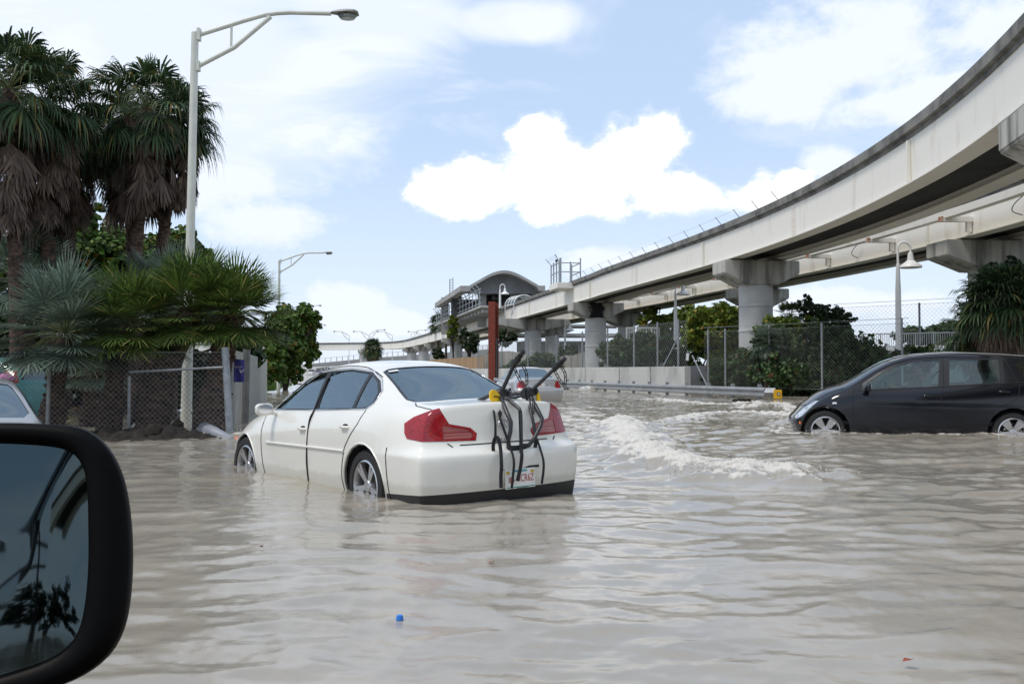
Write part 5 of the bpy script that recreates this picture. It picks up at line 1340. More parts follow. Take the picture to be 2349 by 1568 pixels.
tree('bush', 'big dark shrub mass behind the fence right of the big pier', 'bush', w0(1850, 43.5, .4), [ell(1790, 815, 44, 80, 72), ell(1870, 800, 43.5, 90, 60), ell(1950, 825, 43, 90, 65), ell(1840, 860, 43.5, 120, 40), ell(1990, 860, 43, 80, 34)], 22000, .15, 'leaf2', .09, shell=.15)
tree('bush', 'yellowish shrub top spilling over the fence beside the pier', 'bush', w0(1790, 44.4, .4), [ell(1790, 755, 44.4, 60, 30), ell(1850, 750, 44.4, 36, 24)], 3000, .13, 'leaf3', .08)
tree('tree', 'thin branching shrub standing out against the sky above the hedge', 'tree', w0(1880, 45, .4), [ell(1875, 715, 45, 46, 30), ell(1845, 700, 45, 16, 24), ell(1930, 728, 45, 36, 20), ell(1900, 750, 45, 60, 24)], 3600, .12, 'leaf_dk', .08)
fan_palm('fan_palm', 'small silvery fan palm beside the big round pier', w0(1762, 43.4, .4), hz(785, 43.4)-.4, .95, 30, 'frond_bl', .6, .12, bot=True, drp=.15, wd=.03)
fan_palm('fan_palm', 'spiky dark palm tuft behind the pier top right', w0(1815, 55, .4), hz(722, 55)-.4, 1.0, 26, 'frond', .6, .12, drp=.2)
fan_palm('fan_palm', 'dark shaggy palm at the right edge in front of the shaded pier', w0(2300, 27.5, .4), hz(690, 27.5)-.4, 1.25, 60, 'frond', .85, .2, 60, 1.4, group='dark palms at the right edge', drp=.35)
fan_palm('fan_palm', 'lower dark palm at the right edge just above the car roof', w0(2260, 29, .4), hz(765, 29)-.4, 1.2, 46, 'frond', .8, .2, 30, .9, group='dark palms at the right edge', drp=.35)
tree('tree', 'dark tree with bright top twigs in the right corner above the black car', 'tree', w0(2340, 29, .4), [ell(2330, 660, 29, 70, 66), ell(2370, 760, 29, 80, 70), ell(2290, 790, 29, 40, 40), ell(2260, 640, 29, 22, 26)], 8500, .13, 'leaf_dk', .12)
tree('tree', 'far hazy trees behind the white railings', 'tree', w0(2120, 70, .4), [ell(2100, 770, 70, 50, 26), ell(2160, 768, 72, 60, 26), ell(2210, 775, 72, 50, 24)], 5200, .2, 'leaf2', .15)
tree('bush', 'low palms and bushes in front of the railings above the dark car', 'bush', w0(2120, 40, .4), [ell(2090, 815, 40, 50, 20), ell(2150, 812, 40, 40, 22), ell(2210, 815, 39, 50, 24), ell(2040, 850, 41, 60, 34)], 4200, .12, 'leaf2', .06)
tree('tree', 'bright green shrub growing up against the guideway left of the station', 'tree', w0(1040, 122, .1), [ell(1040, 742, 122, 15, 18), ell(1038, 768, 122, 14, 16)], 1500, .28, 'leaf3', .15)
tree('tree', 'dark ivy shrub below the platform left of the red column', 'tree', w0(1080, 100, .1), [ell(1077, 785, 100, 24, 26), ell(1160, 775, 104, 24, 22), ell(1065, 765, 100, 12, 14)], 2600, .22, 'leaf_dk', .15)
tree('bush', 'small dark bush between the far piers and the tan fence', 'bush', w0(1005, 140, .1), [ell(1003, 810, 140, 18, 13)], 700, .35, 'leaf_dk', .15)
fan_palm('fan_palm', 'short full palm standing alone among the far piers', w0(855, 150, .1), hz(797, 150)-.1, 1.7, 50, 'frond', 1.2, .16, 50, 2.4, drp=.5)
fan_palm('fan_palm', 'palm top showing behind the ascending track left of the station', w0(1005, 170, .1), hz(742, 170)-.1, 2.0, 30, 'frond', 1.4, .2)
fan_palm('fan_palm', 'second palm top next to the bright shrub behind the track', w0(1023, 160, .1), hz(740, 160)-.1, 1.6, 26, 'frond', 1.1, .2)
tree('hedge', 'green thicket in the gap below the second white lamp', 'hedge', w0(1600, 72, .4), [ell(1560, 815, 72, 70, 44), ell(1640, 800, 72, 60, 60), ell(1480, 830, 74, 60, 34)], 4500, .2, 'leaf2', .1, shell=.2)
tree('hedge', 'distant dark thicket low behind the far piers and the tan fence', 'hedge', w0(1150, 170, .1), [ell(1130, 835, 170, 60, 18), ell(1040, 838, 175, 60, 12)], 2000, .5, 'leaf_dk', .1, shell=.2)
tree('tree', 'dark tree far behind the camera, seen only in the mirror', 'tree', (4.5, -34, 0), [((4.5, -34, 2.6), (3.2, 2.5, 2.0)), ((8.5, -36, 3.0), (3.0, 2.5, 2.4))], 2600, .3, 'leaf_dk', .15)  # added tree, out of view, gives the mirror something dark to reflect
up = empty('utility_pole', (2.2, -22, -.3), 0, 'utility pole behind the camera, seen only in the mirror', 'utility pole'); MB().tube([(0, 0, 0), (0, 0, 5.2)], [.13, .10], 8).build('pole', M_['bark2'], up, smooth=40)
ub = MB(); ub.bar((-1.1, 0, 4.9), (1.1, 0, 4.9), .10); ub.bar((-.9, 0, 4.3), (.9, 0, 4.3), .10); ub.split('crossarm', M_['bark2'], up)
# ground cover : grass bank
def grass():
    mb = MB()
    for i in range(16000):
        Y = random.uniform(38, 80); X = np.interp(Y, [p[0] for p in LEFT], [p[1] for p in LEFT])-random.uniform(.3, 7)-.4
        z = float(ground_z(np.array([X]), np.array([Y]))[0]); h = random.uniform(.05, .14); q = random.uniform(0, 3.14); d = Vector((math.cos(q), math.sin(q), 0))*.03
        mb.add([(X-d.x, Y-d.y, z-.02), (X+d.x, Y+d.y, z-.02), (X+random.gauss(0, .03), Y+random.gauss(0, .03), z+h)], [(0, 1, 2)])
    tag(mb.build('grass', leafmat('grass_blade', (.07, .13, .02), .4), recalc=False), 'short green grass bank below the seagrape', 'grass', kind='stuff')
grass()
o = MB(); mb = o
gp_ = []
for Y in np.linspace(36, 90, 28):
    X0 = float(np.interp(Y, [p[0] for p in LEFT], [p[1] for p in LEFT])); gp_.append((X0, Y))
vs = []
for (X0, Y) in gp_:
    for dxx in (.6, 1.4, 3, 6, 12): z = float(ground_z(np.array([X0-dxx]), np.array([Y]))[0]); vs.append((X0-dxx, Y, z+.012))
fs = [(i*5+j, i*5+j+1, i*5+j+6, i*5+j+5) for i in range(len(gp_)-1) for j in range(4)]
mb.add(vs, fs); tag(mb.build('grass_bank', mat('turf', (.05, .085, .015), .95, var=.5, scale=3, bump=.6, bscale=20), smooth=60, recalc=False), kind='structure')
def litter():
    mb = MB()
    for i in range(4200):
        Y = random.uniform(18.8, 30); X = random.uniform(-13, -6.6-(Y-18)*.1); z = float(ground_z(np.array([X]), np.array([Y]))[0]); s = random.uniform(.02, .06); a = random.uniform(0, 6.28)
        c, q = math.cos(a)*s, math.sin(a)*s; mb.add([(X-c, Y-q, z+.01), (X+q, Y-c, z+.02+random.random()*.03), (X+c, Y+q, z+.012), (X-q, Y+c, z+.02)], [(0, 1, 2, 3)])
    tag(mb.build('leaf_litter', M_['litter'], recalc=False), 'dead leaves and paper scraps on the dirt behind the fence', 'leaf litter', kind='stuff')
litter()
def debris():
    xs = np.linspace(-8.1, -4.3, 110); ys = np.linspace(14.9, 17.8, 80); X, Y = np.meshgrid(xs, ys, indexing='ij')
    f = np.exp(-((X+5.75)/.95)**2-((Y-16.2)/.55)**2)*.16+np.exp(-((X+6.9)/.8)**2-((Y-16.3)/.4)**2)*.08
    f = f*1.1+.13*vnoise(X*4, Y*4, 41)*np.clip(f*14, 0, 1)+.10*vnoise(X*10, Y*10, 42)*np.clip(f*14, 0, 1)-.045
    o = grid_mesh('debris_mound', np.stack([X, Y, np.maximum(f, -.1)], -1).reshape(-1, 3), 110, 80, M_['debris']); tag(o, 'black clod of roots and mud at the waterline below the gate', 'debris mound')
debris()
def misc():
    a, b = px(308, 972, 16.8), px(286, 1006, 16.4); o = MB().tube([tuple(a), (b.x, b.y, b.z)], .022, 10); o.tube([tuple(b), (b.x-.05, b.y, -.1)], .022, 10); tag(o.build('plastic_pipe', M_['pvc'], smooth=40), 'short white plastic pipe sticking up slantwise from the water', 'pipe')
    p = px(355, 1008, 15.9); o = MB().ico((p.x, p.y, .10), .17, 2, (1, .9, 1.0), .12); tag(o.build('tree_stump', M_['debris']), 'dark round stump in the middle of the debris', 'stump')
    p = px(408, 998, 16.6); o = MB().ico((p.x, p.y, .13), .13, 2, (.8, .8, 1.2), .15); tag(o.build('tree_stump', M_['debris']), 'small black stump at the right end of the debris', 'stump')
    a, b = px(470, 1010, 16.9), px(528, 1040, 16.2); o = MB().tube([(a.x-.15, a.y, -.05), (a.x, a.y, .10), (b.x-.2, b.y, .05), (b.x+.1, b.y, -.06)], [.10, .13, .10, .05], 12); tag(o.build('drain_pipe', mat('grey_pipe', (.25, .27, .31), .5), smooth=60), 'grey hump of bent pipe washed over by foam', 'pipe')
    p = pz(917, 1421, .012); tag(MB().lathe([(0, .012), (.013, .012), (.016, 0), (.016, -.01)], 16, Matrix.Translation((p.x, p.y, .022))).build('bottle_cap', M_['bluecap'], smooth=40), 'small blue plastic cap floating in the near water', 'bottle cap')
    for (x, y, s, l) in ((2083, 1522, .022, 'larger dark red leaf floating near the bottom right corner'), (1127, 1295, .018, 'small dark leaf floating below the white car'), (597, 1258, .016, 'small reddish leaf floating left of centre')):
        p = pz(x, y, .01); m = MB().add([(-s, 0, .02), (-.3*s, .8*s, .03), (.8*s, .6*s, .025), (1.2*s, -.1*s, .035), (.2*s, -.8*s, .03)], [(0, 1, 2, 3, 4)]).build('floating_leaf', M_['redleaf']); m.location = (p.x, p.y, 0); tag(m, l, 'leaf', 'leaves floating on the flood')
    p = px(1552, 905, 38); p2 = px(1705, 920, 35.5); o = MB().bar((p2.x-.4, p2.y, .05), (p2.x+.25, p2.y-.1, .06), .12, .08); tag(o.build('floating_plank', M_['debris'], bevel=.01), 'dark plank drifting in front of the guardrail', 'plank')
misc()
# ================================================================ vehicles in place
WS = sedan_spec(); WS['mirmat'] = None; WS['steer'] = R(4)
white, wsurf = make_car('white_sedan', 'white four-door sedan stranded in the flood with a bike rack on its boot', 'car', WS, M_['white_paint'], 3)
WM = pose(white, -1.410, 10.350, R(-35.9), -.255, R(-.9), R(-1.2))
WI = WM.inverted()
def car_px(x, y, axis, val):
    """full-res picture pixel -> car-local point on the plane local[axis] = val"""
    P0 = WI @ Vector((0, 0, CAMZ)); P1 = WI @ px(x/1.1988, y/1.1988, 10.); d = P1-P0; t = (val-P0[axis])/d[axis]; return P0+d*t
def z7(zx, zy): return 1050+zx/3.337, 950+zy/3.337
def white_extras():
    S = white; T = Matrix
    for s in (1, -1):
        pts = []
        for i in range(22):
            p, n = wsurf(.84-1.86*i/21-.0, .63, 'xz')
            if p: pts.append(p+n*.004)
        MB().tube([(p.x, s*p.y, p.z) for p in pts], .013, 8).build('side_moulding', M_['white_paint'], S, smooth=60)
    # chrome waist line and window surround
    for s in (1, -1):
        mb = MB()
        ol = [(.82, .968), (.3, .978), (-.3, .985), (-1.0, 1.004), (-1.30, 1.010), (-1.375, 1.06), (-1.345, 1.17), (-1.21, 1.27), (-.98, 1.353), (-.6, 1.386), (-.1, 1.373), (.13, 1.361), (.36, 1.283), (.62, 1.148), (.80, 1.03)]
        pts = []
        for a, b in zip(ol[:-1], ol[1:]):
            for k in range(4):
                p, n = wsurf(a[0]+(b[0]-a[0])*k/4, a[1]+(b[1]-a[1])*k/4, 'xz')
                if p: pts.append(p+n*.002)
        mb.tube([(p.x, s*p.y, p.z) for p in pts], .0065, 6); mb.build('chrome_strip', M_['chrome'], S, smooth=60)
        # roof ditch
        pts = []
        for k in range(26):
            p, n = wsurf(.62-1.80*k/25, lint(.62-1.80*k/25, [(-1.18, .545), (-.8, .505), (0, .53), (.3, .575), (.62, .655)]), 'xy')
            if p: pts.append(p+n*.0005)
        MB().tube([(p.x, s*p.y, p.z) for p in pts], .006, 6).build('roof_seam', M_['seam'], S)
    # wheel arch lips
    for ax in (1.535, -1.36):
        for s in (1, -1):
            pts = []
            rr = .372 if ax > 0 else .382
            for k in range(25):
                q = math.pi*(-.10)+math.pi*1.2*k/24; p, n = wsurf(ax+rr*math.cos(q), .33+rr*math.sin(q), 'xz')
                if p: pts.append((p.x, s*(p.y-.002), p.z))
            MB().tube(pts, .010, 6).build('arch_lip', M_['white_paint'], S, smooth=60)
    # plate recess, plate, lettering
    p, n = wsurf(-.0, .42, 'yz'); xb = p.x
    Mx = T.Translation((xb-.012, 0, .415)) @ T.Rotation(math.pi/2, 4, 'X').to_4x4()
    rot = T(((0, 0, -1, 0), (-1, 0, 0, 0), (0, 1, 0, 0), (0, 0, 0, 1)))         # text x -> car -y (right as seen from behind), text y -> up, normal -> rearward
    def at(y, z, d=.0): q, nn = wsurf(y, z, 'yz'); return q
    B = lambda y, z, x: T.Translation((x, y, z)) @ rot
    MB().box((xb-.004, -.07, .495), (.006, .40, .02)).build('plate_recess', M_['dark_int'], S)
    pl = MB().box((xb-.016, -.06, .405), (.008, .315, .165)).build('number_plate', M_['plate'], S, bevel=.003)
    textmesh('HCR6Z', .088, M_['plate_red'], 'plate_number', pl, B(-.108, .405, xb-.0215), .001, 'CENTER', .66)
    MB().box((xb-.0215, -.06, .335), (.002, .30, .008)).build('plate_line', M_['green_ink'], pl)
    MB().box((xb-.0215, -.06, .470), (.002, .14, .018)).build('plate_state_name', M_['teal_ink'], pl)
    for y in (.075, -.185): MB().box((xb-.0215, y, .460), (.002, .036, .024)).build('plate_sticker', M_['sticker'], pl)
    MB().prism([(-.03, -.02), (.015, -.03), (.036, .0), (.0, .03), (-.028, .02)], 0, .001, B(.035, .395, xb-.0215)).build('plate_picture', mat('plate_pic', (.45, .22, .18), .6), pl)
    textmesh('INFINITI', .022, M_['trim'], 'plate_frame_lettering', pl, B(-.08, .3235, xb-.0215), .001, 'CENTER', 1.5)
    q = at(0, .80); textmesh('INFINITI', .038, M_['chrome'], 'lettering', S, B(.055, .735, at(.05, .735).x-.004), .004, 'CENTER', 1.25)
    q = at(-.64, .74)
    if q: textmesh('G35', .052, M_['chrome'], 'model_lettering', S, B(-.685, .715, at(-.66, .715).x-.0) @ T.Rotation(R(-14), 4, 'Y'), .004, 'CENTER', 1.15)
    # oval emblem
    ring = [(math.cos(a), math.sin(a)) for a in [R(-60+300*k/24) for k in range(25)]]
    ex = at(0, .86).x-.006
    em = MB().tube([(ex, -u*.058, .865+v*.036) for (u, v) in [(math.cos(R(-55+290*k/24)), math.sin(R(-55+290*k/24))) for k in range(25)]], .0055, 6)
    em.tube([(ex, .030, .83), (ex, 0, .885), (ex, -.030, .83)], .005, 6); em.build('emblem', M_['chrome'], S, smooth=60)
    # rear shelf, wiper-less glass sticker, centre brake light, bumper line
    MB().box((-1.55, 0, .985), (.55, 1.16, .03)).build('parcel_shelf', M_['seat'], S)
    mb = MB(); pts = []
    for k in range(6):
        p, n = wsurf(-1.12, .42+.0-.02*k, 'xy'); pts.append(p+n*.001)
    c, n = wsurf(-1.125, .40, 'xy'); mb.box(c+n*.003, (.035, .10, .004), Vector((0, 0, 1)).rotation_difference(n).to_matrix()); mb.build('window_sticker', M_['plate'], S)
    for y0 in (-.38, .38, 0):
        pass
    # indicator on front wing
    for s in (1, -1):
        p, n = wsurf(1.98, .62, 'xz')
        if p: MB().box((p.x, s*(p.y-.0), p.z), (.09, .03, .05)).build('side_marker', M_['amber'], S, bevel=.008)
    # black strap shut in the door, hanging into the water
    q = [wsurf(x, z, 'xz')[0] for (x, z) in ((-.20, 1.30), (-.22, 1.15), (-.235, .99), (-.215, .86), (-.20, .5), (-.16, .2))]
    q = [Vector((p.x, p.y+.006, p.z)) for p in q if p]; o = MB().tube(crspline(q, 6), .009, 6)
    o.build('door_rubber', M_['seam'], S, smooth=60)
    # rear bumper crease
white_extras()
# ---- bike rack hanging on the boot
def rack():
    rt = empty('bike_rack', label='black boot-mounted bike rack with two raised arms and yellow tags', cat='bike rack'); rt.matrix_world = WM
    def P(zx, zy, x): u, v = z7(zx, zy); return car_px(u, v, 0, x)
    hubL, hubR = P(1085, 455, -2.16), P(1345, 440, -2.16)
    def arm(pts, nm='arm', r=.018):
        MB().tube(pts, r, 10).build(nm, M_['rackmetal'], rt, smooth=50)
    # raised holder arms with grips
    for (h, mid, tip, xs) in ((hubL, (1215, 170), (1302, 45), (-2.30, -2.44)), (hubR, (1590, 205), (1682, 118), (-2.30, -2.44))):
        a = P(*mid, xs[0]); b = P(*tip, xs[1]); arm([h, a], 'holder_arm', .018)
        g = MB(); d = (b-a).normalized(); a2 = a-d*.02
        g.tube([a2, a.lerp(b, .42)], [.026, .030], 10); g.tube([a.lerp(b, .40), a.lerp(b, .66)], [.027, .024], 10); g.tube([a.lerp(b, .62), b], [.016, .018], 10)
        for k in (.18, .5, .72): g.ico(a.lerp(b, k)+Vector((0, -.022, .01)), .026, 1, (1, .7, .8))
        g.build('cradle', M_['black_plastic'], rt, smooth=50)
    # hubs
    for h, yx in ((hubL, (1040, 462)), (hubR, (1435, 470))):
        g = MB().ico(h, .052, 2, (.9, 1.0, 1.25)); g.bar(h+Vector((0, -.06, .02)), h+Vector((0, .06, -.01)), .06, .07); g.ico(h+Vector((-.02, -.07, .02)), .032, 2, (1, .6, 1)); g.build('hub', M_['black_plastic'], rt, smooth=50)
    cx_ = P(1325, 435, -2.16); MB().bar(cx_+Vector((0, .035, 0)), hubR, .075, .09).build('hub_block', M_['black_plastic'], rt, bevel=.012)
    y1 = P(1042, 465, -2.19); rotv = Matrix(((0, 0, -1), (-1, 0, 0), (0, 1, 0))).to_4x4()
    t1 = MB().prism([(-.062, .028), (-.052, .052), (-.02, .062), (.01, .050), (.058, -.005), (.052, -.045), (.01, -.058), (-.045, -.045), (-.062, -.01)], -.012, .012, Matrix.Translation(y1) @ rotv).build('yellow_tag', M_['yellow'], rt, bevel=.006)
    textmesh('BONES', .026, M_['seam'], 'tag_lettering', t1, Matrix.Translation(y1+Vector((-.0155, -.012, -.006))) @ rotv @ Matrix.Rotation(R(-9), 4, 'Z'), .0012, 'CENTER', .95)
    y2 = P(1435, 470, -2.19); MB().prism([(-.018, .06), (.012, .03), (.024, -.04), (.004, -.068), (-.018, -.05)], -.012, .012, Matrix.Translation(y2) @ rotv).build('yellow_tag', M_['yellow'], rt, bevel=.005)
    # upper support legs to the boot edge by the glass
    arm([hubL, P(985, 460, -2.08), P(865, 515, -1.93), P(815, 533, -1.90)], 'upper_support')
    arm([hubR, P(1230, 437, -2.10), P(1165, 462, -2.0), P(1085, 500, -1.93), P(900, 522, -1.90)], 'upper_support')
    MB().tube([P(800, 533, -1.90), P(850, 522, -1.90), P(930, 515, -1.91), P(1040, 510, -1.92), P(1130, 495, -1.93), P(1300, 462, -1.96)], [.012, .022, .028, .026, .014, .010], 10).build('foam_pad', M_['foam_pad'], rt, smooth=50)
    # lower frame resting on the boot face
    f1 = [hubL, P(1110, 520, -2.26), P(1150, 620, -2.36), P(1184, 700, -2.42), P(1180, 790, -2.43), P(1160, 870, -2.42), P(1165, 930, -2.41)]; arm(f1, 'lower_frame', .019)
    f2 = [hubR, P(1410, 550, -2.26), P(1470, 670, -2.37), P(1455, 740, -2.41), P(1400, 850, -2.42), P(1350, 910, -2.42), P(1290, 935, -2.41)]; arm(f2, 'lower_frame', .019)
    MB().tube([P(1155, 930, -2.42), P(1190, 945, -2.42), P(1250, 940, -2.42), P(1310, 922, -2.42), P(1340, 912, -2.42)], [.022, .028, .026, .026, .018], 10).build('foam_pad', M_['foam_pad'], rt, smooth=50)
    arm([hubL, P(1180, 505, -2.25), P(1262, 580, -2.42), P(1275, 640, -2.44), P(1280, 930, -2.46)], 'lower_frame', .016)
    arm([P(1350, 490, -2.22), P(1365, 600, -2.32), P(1390, 700, -2.38), P(1412, 830, -2.41)], 'lower_frame', .014)
    # straps
    def strap(pts, w=.024, t=.003, nm='strap'):
        q = crspline(pts, 5); mb = MB(); w *= 1.35
        for a, b in zip(q[:-1], q[1:]):
            d = (b-a); e = d.normalized()*.004; mb.bar(a-e, b+e, w, t, up=(-1, 0, .15))
        mb.build(nm, M_['strap'], rt)
    strap([P(1032, 530, -2.12), P(1030, 600, -2.30), P(1042, 720, -2.40), P(1042, 830, -2.42)], .018)
    strap([P(1045, 835, -2.43), P(1028, 880, -2.43), P(1022, 930, -2.43), P(1028, 985, -2.42)], .024, .006, 'hook_strap')
    strap([P(1045, 838, -2.44), P(1072, 860, -2.45), P(1090, 950, -2.47), P(1098, 1100, -2.53), P(1093, 1200, -2.53), P(1095, 1300, -2.53)], .026)
    strap([P(1090, 540, -2.22), P(1088, 620, -2.32), P(1080, 650, -2.36)], .024)
    strap([P(1060, 560, -2.2), P(1090, 680, -2.38), P(1150, 850, -2.43), P(1190, 960, -2.46), P(1212, 1060, -2.53), P(1205, 1180, -2.53), P(1192, 1305, -2.53)], .018)
    strap([P(1275, 940, -2.47), P(1285, 1000, -2.52), P(1272, 1120, -2.53), P(1245, 1235, -2.53)], .026)
    strap([P(1270, 600, -2.44), P(1276, 800, -2.46), P(1280, 980, -2.48)], .028)
    strap([P(1412, 835, -2.42), P(1412, 890, -2.43), P(1406, 945, -2.42)], .026, .006, 'hook_strap')
    strap([P(1420, 850, -2.43), P(1452, 940, -2.46), P(1482, 1050, -2.53), P(1484, 1140, -2.53), P(1468, 1262, -2.53)], .018)
    # ladder straps (rubber, with holes)
    def ladder(pts, w=.018):
        q = crspline(pts, 5); a = MB(); n = len(q)
        up = Vector((-.6, .3, .2)).normalized(); L = []; Rr = []
        for i, p in enumerate(q):
            t = (q[min(i+1, n-1)]-q[max(i-1, 0)]).normalized(); s = t.cross(Vector((-1, 0, 0))).normalized()*w*.6; L.append(p+s); Rr.append(p-s)
        a.tube(L, .0045, 5); a.tube(Rr, .0045, 5)
        for i in range(0, n, 2): a.tube([L[i], Rr[i]], .004, 4)
        a.build('rubber_strap', M_['black_plastic'], rt)
    ladder([P(1218, 205, -2.31), P(1265, 310, -2.33), P(1322, 385, -2.30)]); ladder([P(1282, 168, -2.38), P(1325, 245, -2.40), P(1332, 360, -2.36)])
    ladder([P(1590, 235, -2.30), P(1630, 310, -2.32), P(1672, 360, -2.32)]); ladder([P(1642, 190, -2.36), P(1682, 260, -2.38), P(1680, 400, -2.36)])
    ladder([P(1130, 470, -2.24), P(1180, 520, -2.30), P(1258, 582, -2.42)], .022); ladder([P(1388, 480, -2.22), P(1392, 590, -2.32), P(1384, 625, -2.34)], .016)
rack()
# ---- silver saloon ahead
SS = sedan_spec(True); silver, ssurf = make_car('silver_sedan', 'silver saloon ahead of the white car beside the guardrail', 'car', SS, M_['silver_paint'], 2)
pc = pz(1243, 925, 0.); h = R(-13); fx, fy = math.sin(h), math.cos(h)
pose(silver, pc.x+2.40*fx, 34.6+2.40*fy, h, -.20)
T = Matrix; rot = T(((0, 0, -1, 0), (-1, 0, 0, 0), (0, 1, 0, 0), (0, 0, 0, 1)))
q, n = ssurf(0, .82, 'yz')
spl = MB().box((q.x-.012, 0, .80), (.01, .32, .16)).build('number_plate', M_['plate'], silver)
MB().prism([(-.03, -.02), (.03, -.02), (.03, .03), (-.03, .03)], 0, .002, T.Translation((q.x-.019, 0, .80)) @ rot).build('plate_picture', M_['amber'], spl)
MB().tube([(q.x-.01, .34*math.cos(a)*(1 if abs(math.cos(a)) < .9 else 1), .79+.13*math.sin(a)) for a in [2*math.pi*k/24 for k in range(25)]], .008, 6).build('plate_surround', M_['chrome'], silver, smooth=60)
MB().tube([(q.x-.005, y, .925) for y in (-.5, -.2, .2, .5)], .010, 6).build('boot_strip', M_['chrome'], silver, smooth=60)
for s in (1, -1):
    q, n = ssurf(-1.9, .88, 'xz')
# ---- dark hatchback pushing its wave
HS = hatch_spec(); hatch, hsurf = make_car('dark_hatchback', 'dark blue-black hatchback ploughing through the flood with a driver inside', 'car', HS, M_['dark_paint'], 3, M_['glass_dark'])
pose(hatch, 6.325, 15.72, R(-77.98), -.115)
for s in (1, -1):
    p, n = hsurf(1.20, .72, 'xz')
    MB().box((p.x, s*(p.y-.002), p.z), (.075, .02, .035)).build('side_repeater', M_['plate'], hatch, bevel=.008)
    pts = [hsurf(x, z, 'xz')[0] for x, z in ((.86, .915), (.3, .952), (-.3, .975), (-1.25, 1.035), (-2.0, 1.09))]
    MB().tube([(p.x, s*(p.y+.001), p.z) for p in pts if p], .007, 6).build('waist_strip', M_['black_plastic'], hatch, smooth=60)
    # open quarter panel : roof strip
    MB().tube([(x, s*y, z+.006) for (x, y, z) in [(w[0].x, w[0].y, w[0].z) for w in [hsurf(.35-.25*k, .50, 'xy') for k in range(9)]]], .008, 6).build('roof_strip', M_['silver_paint'], hatch, smooth=60)
# driver
def person(label, root_m):
    rt = empty('person', label=label, cat='person'); rt.matrix_world = root_m
    def skin(name, V, E, Rv, m, sub=2):
        me = bpy.data.meshes.new(name); me.from_pydata(V, E, []); o = bpy.data.objects.new(name, me); COL.objects.link(o)
        md = o.modifiers.new('k', 'SKIN'); me.skin_vertices[0].data[0].use_root = True
        for i, r in enumerate(Rv): me.skin_vertices[0].data[i].radius = (r, r)
        sb = o.modifiers.new('s', 'SUBSURF'); sb.levels = sub; sb.render_levels = sub
        m2 = bpy.data.meshes.new_from_object(o.evaluated_get(bpy.context.evaluated_depsgraph_get())); bpy.data.objects.remove(o)
        m2.materials.clear(); m2.materials.append(m); m2.polygons.foreach_set('use_smooth', [True]*len(m2.polygons)); o = bpy.data.objects.new(name, m2); COL.objects.link(o); o.parent = rt; return o
    y = .37
    V = [(-.12, y, .58), (-.16, y, .80), (-.17, y, 1.00), (-.13, y, 1.10), (-.10, y, 1.17), (-.16, y+.17, 1.01), (.05, y+.22, .82), (.24, y+.10, .95), (.30, y+.07, .98), (-.16, y-.17, 1.01), (.05, y-.22, .82), (.24, y-.12, .94), (.30, y-.09, .97)]
    E = [(0, 1), (1, 2), (2, 3), (3, 4), (2, 5), (5, 6), (6, 7), (7, 8), (2, 9), (9, 10), (10, 11), (11, 12)]
    Rv = [.16, .15, .15, .06, .055, .07, .045, .03, .032, .07, .045, .03, .032]; k = len(V)
    for s, hb in ((1, 8), (-1, 12)):
        b = Vector(V[hb])
        for f in range(5):
            d = Vector((.035, s*-.02, .03-.015*f)); a = b+d; V += [tuple(a), tuple(a+Vector((.02, s*-.035, .0)))]; Rv += [.0095, .008]; E += [(hb, len(V)-2), (len(V)-2, len(V)-1)]
    skin('body', V, E, Rv, M_['skin'], 2)
    h = MB().ico((-.075, y, 1.27), .105, 3, (.98, .78, 1.18)); h.ico((.025, y, 1.255), .02, 1, (1, .7, 1.2)); h.ico((-.075, y+.085, 1.26), .025, 1, (.8, .4, 1.2)); h.ico((-.075, y-.085, 1.26), .025, 1, (.8, .4, 1.2)); h.build('head', M_['skin'], rt, smooth=80)
    MB().ico((-.10, y, 1.30), .112, 3, (.98, .82, 1.08)).build('hair', M_['hair'], rt, smooth=80)
    V = [(-.12, y, .60), (-.16, y, .80), (-.17, y, 1.00), (-.145, y, 1.06), (-.16, y+.17, 1.01), (-.02, y+.21, .88), (-.16, y-.17, 1.01), (-.02, y-.21, .88)]
    skin('shirt', V, [(0, 1), (1, 2), (2, 3), (2, 4), (4, 5), (2, 6), (6, 7)], [.175, .165, .165, .075, .085, .062, .085, .062], M_['shirt'], 2)
person('driver of the dark hatchback in a grey shirt with both hands on the wheel', hatch.matrix_world @ Matrix.Translation((-.05, 0, -.02)))
# ---- car at the far left and things behind the fence
LS = sedan_spec(); LS['headrest'] = False
lc, _s = make_car('pale_sedan', 'pale sedan at the left edge, only its windscreen and bonnet visible over the mirror', 'car', LS, M_['silver_paint'], 2)
cxl = px(-92, 851, 11.0); ang = math.atan2(-cxl.x, -cxl.y); pose(lc, cxl.x, 11.0, ang, -.42)
for ch in list(lc.children):
    if ch.name.startswith('mirror'):
        for g2 in list(ch.children): bpy.data.objects.remove(g2)
        bpy.data.objects.remove(ch)
tc_ = copy_tree(hatch); tc_.name = 'teal_van'; tag(tc_, 'teal vehicle glimpsed between the trunks at the far left', 'van')
for ch in list(tc_.children):
    if ch.type == 'MESH' and ch.data.materials and ch.data.materials[0] == M_['dark_paint']: ch.data = ch.data.copy(); ch.data.materials[0] = M_['teal_paint']
pose(tc_, -12.5, 21.5, R(-85), -.1)
pk = px(12, 868, 20.0); tag(MB().ico(tuple(pk), .16, 2, (1.2, 1, .7), .1).build('balloon', mat('pink', (.45, .12, .32), .6), smooth=60), 'pink bundle above the teal vehicle at the far left edge', 'bundle')
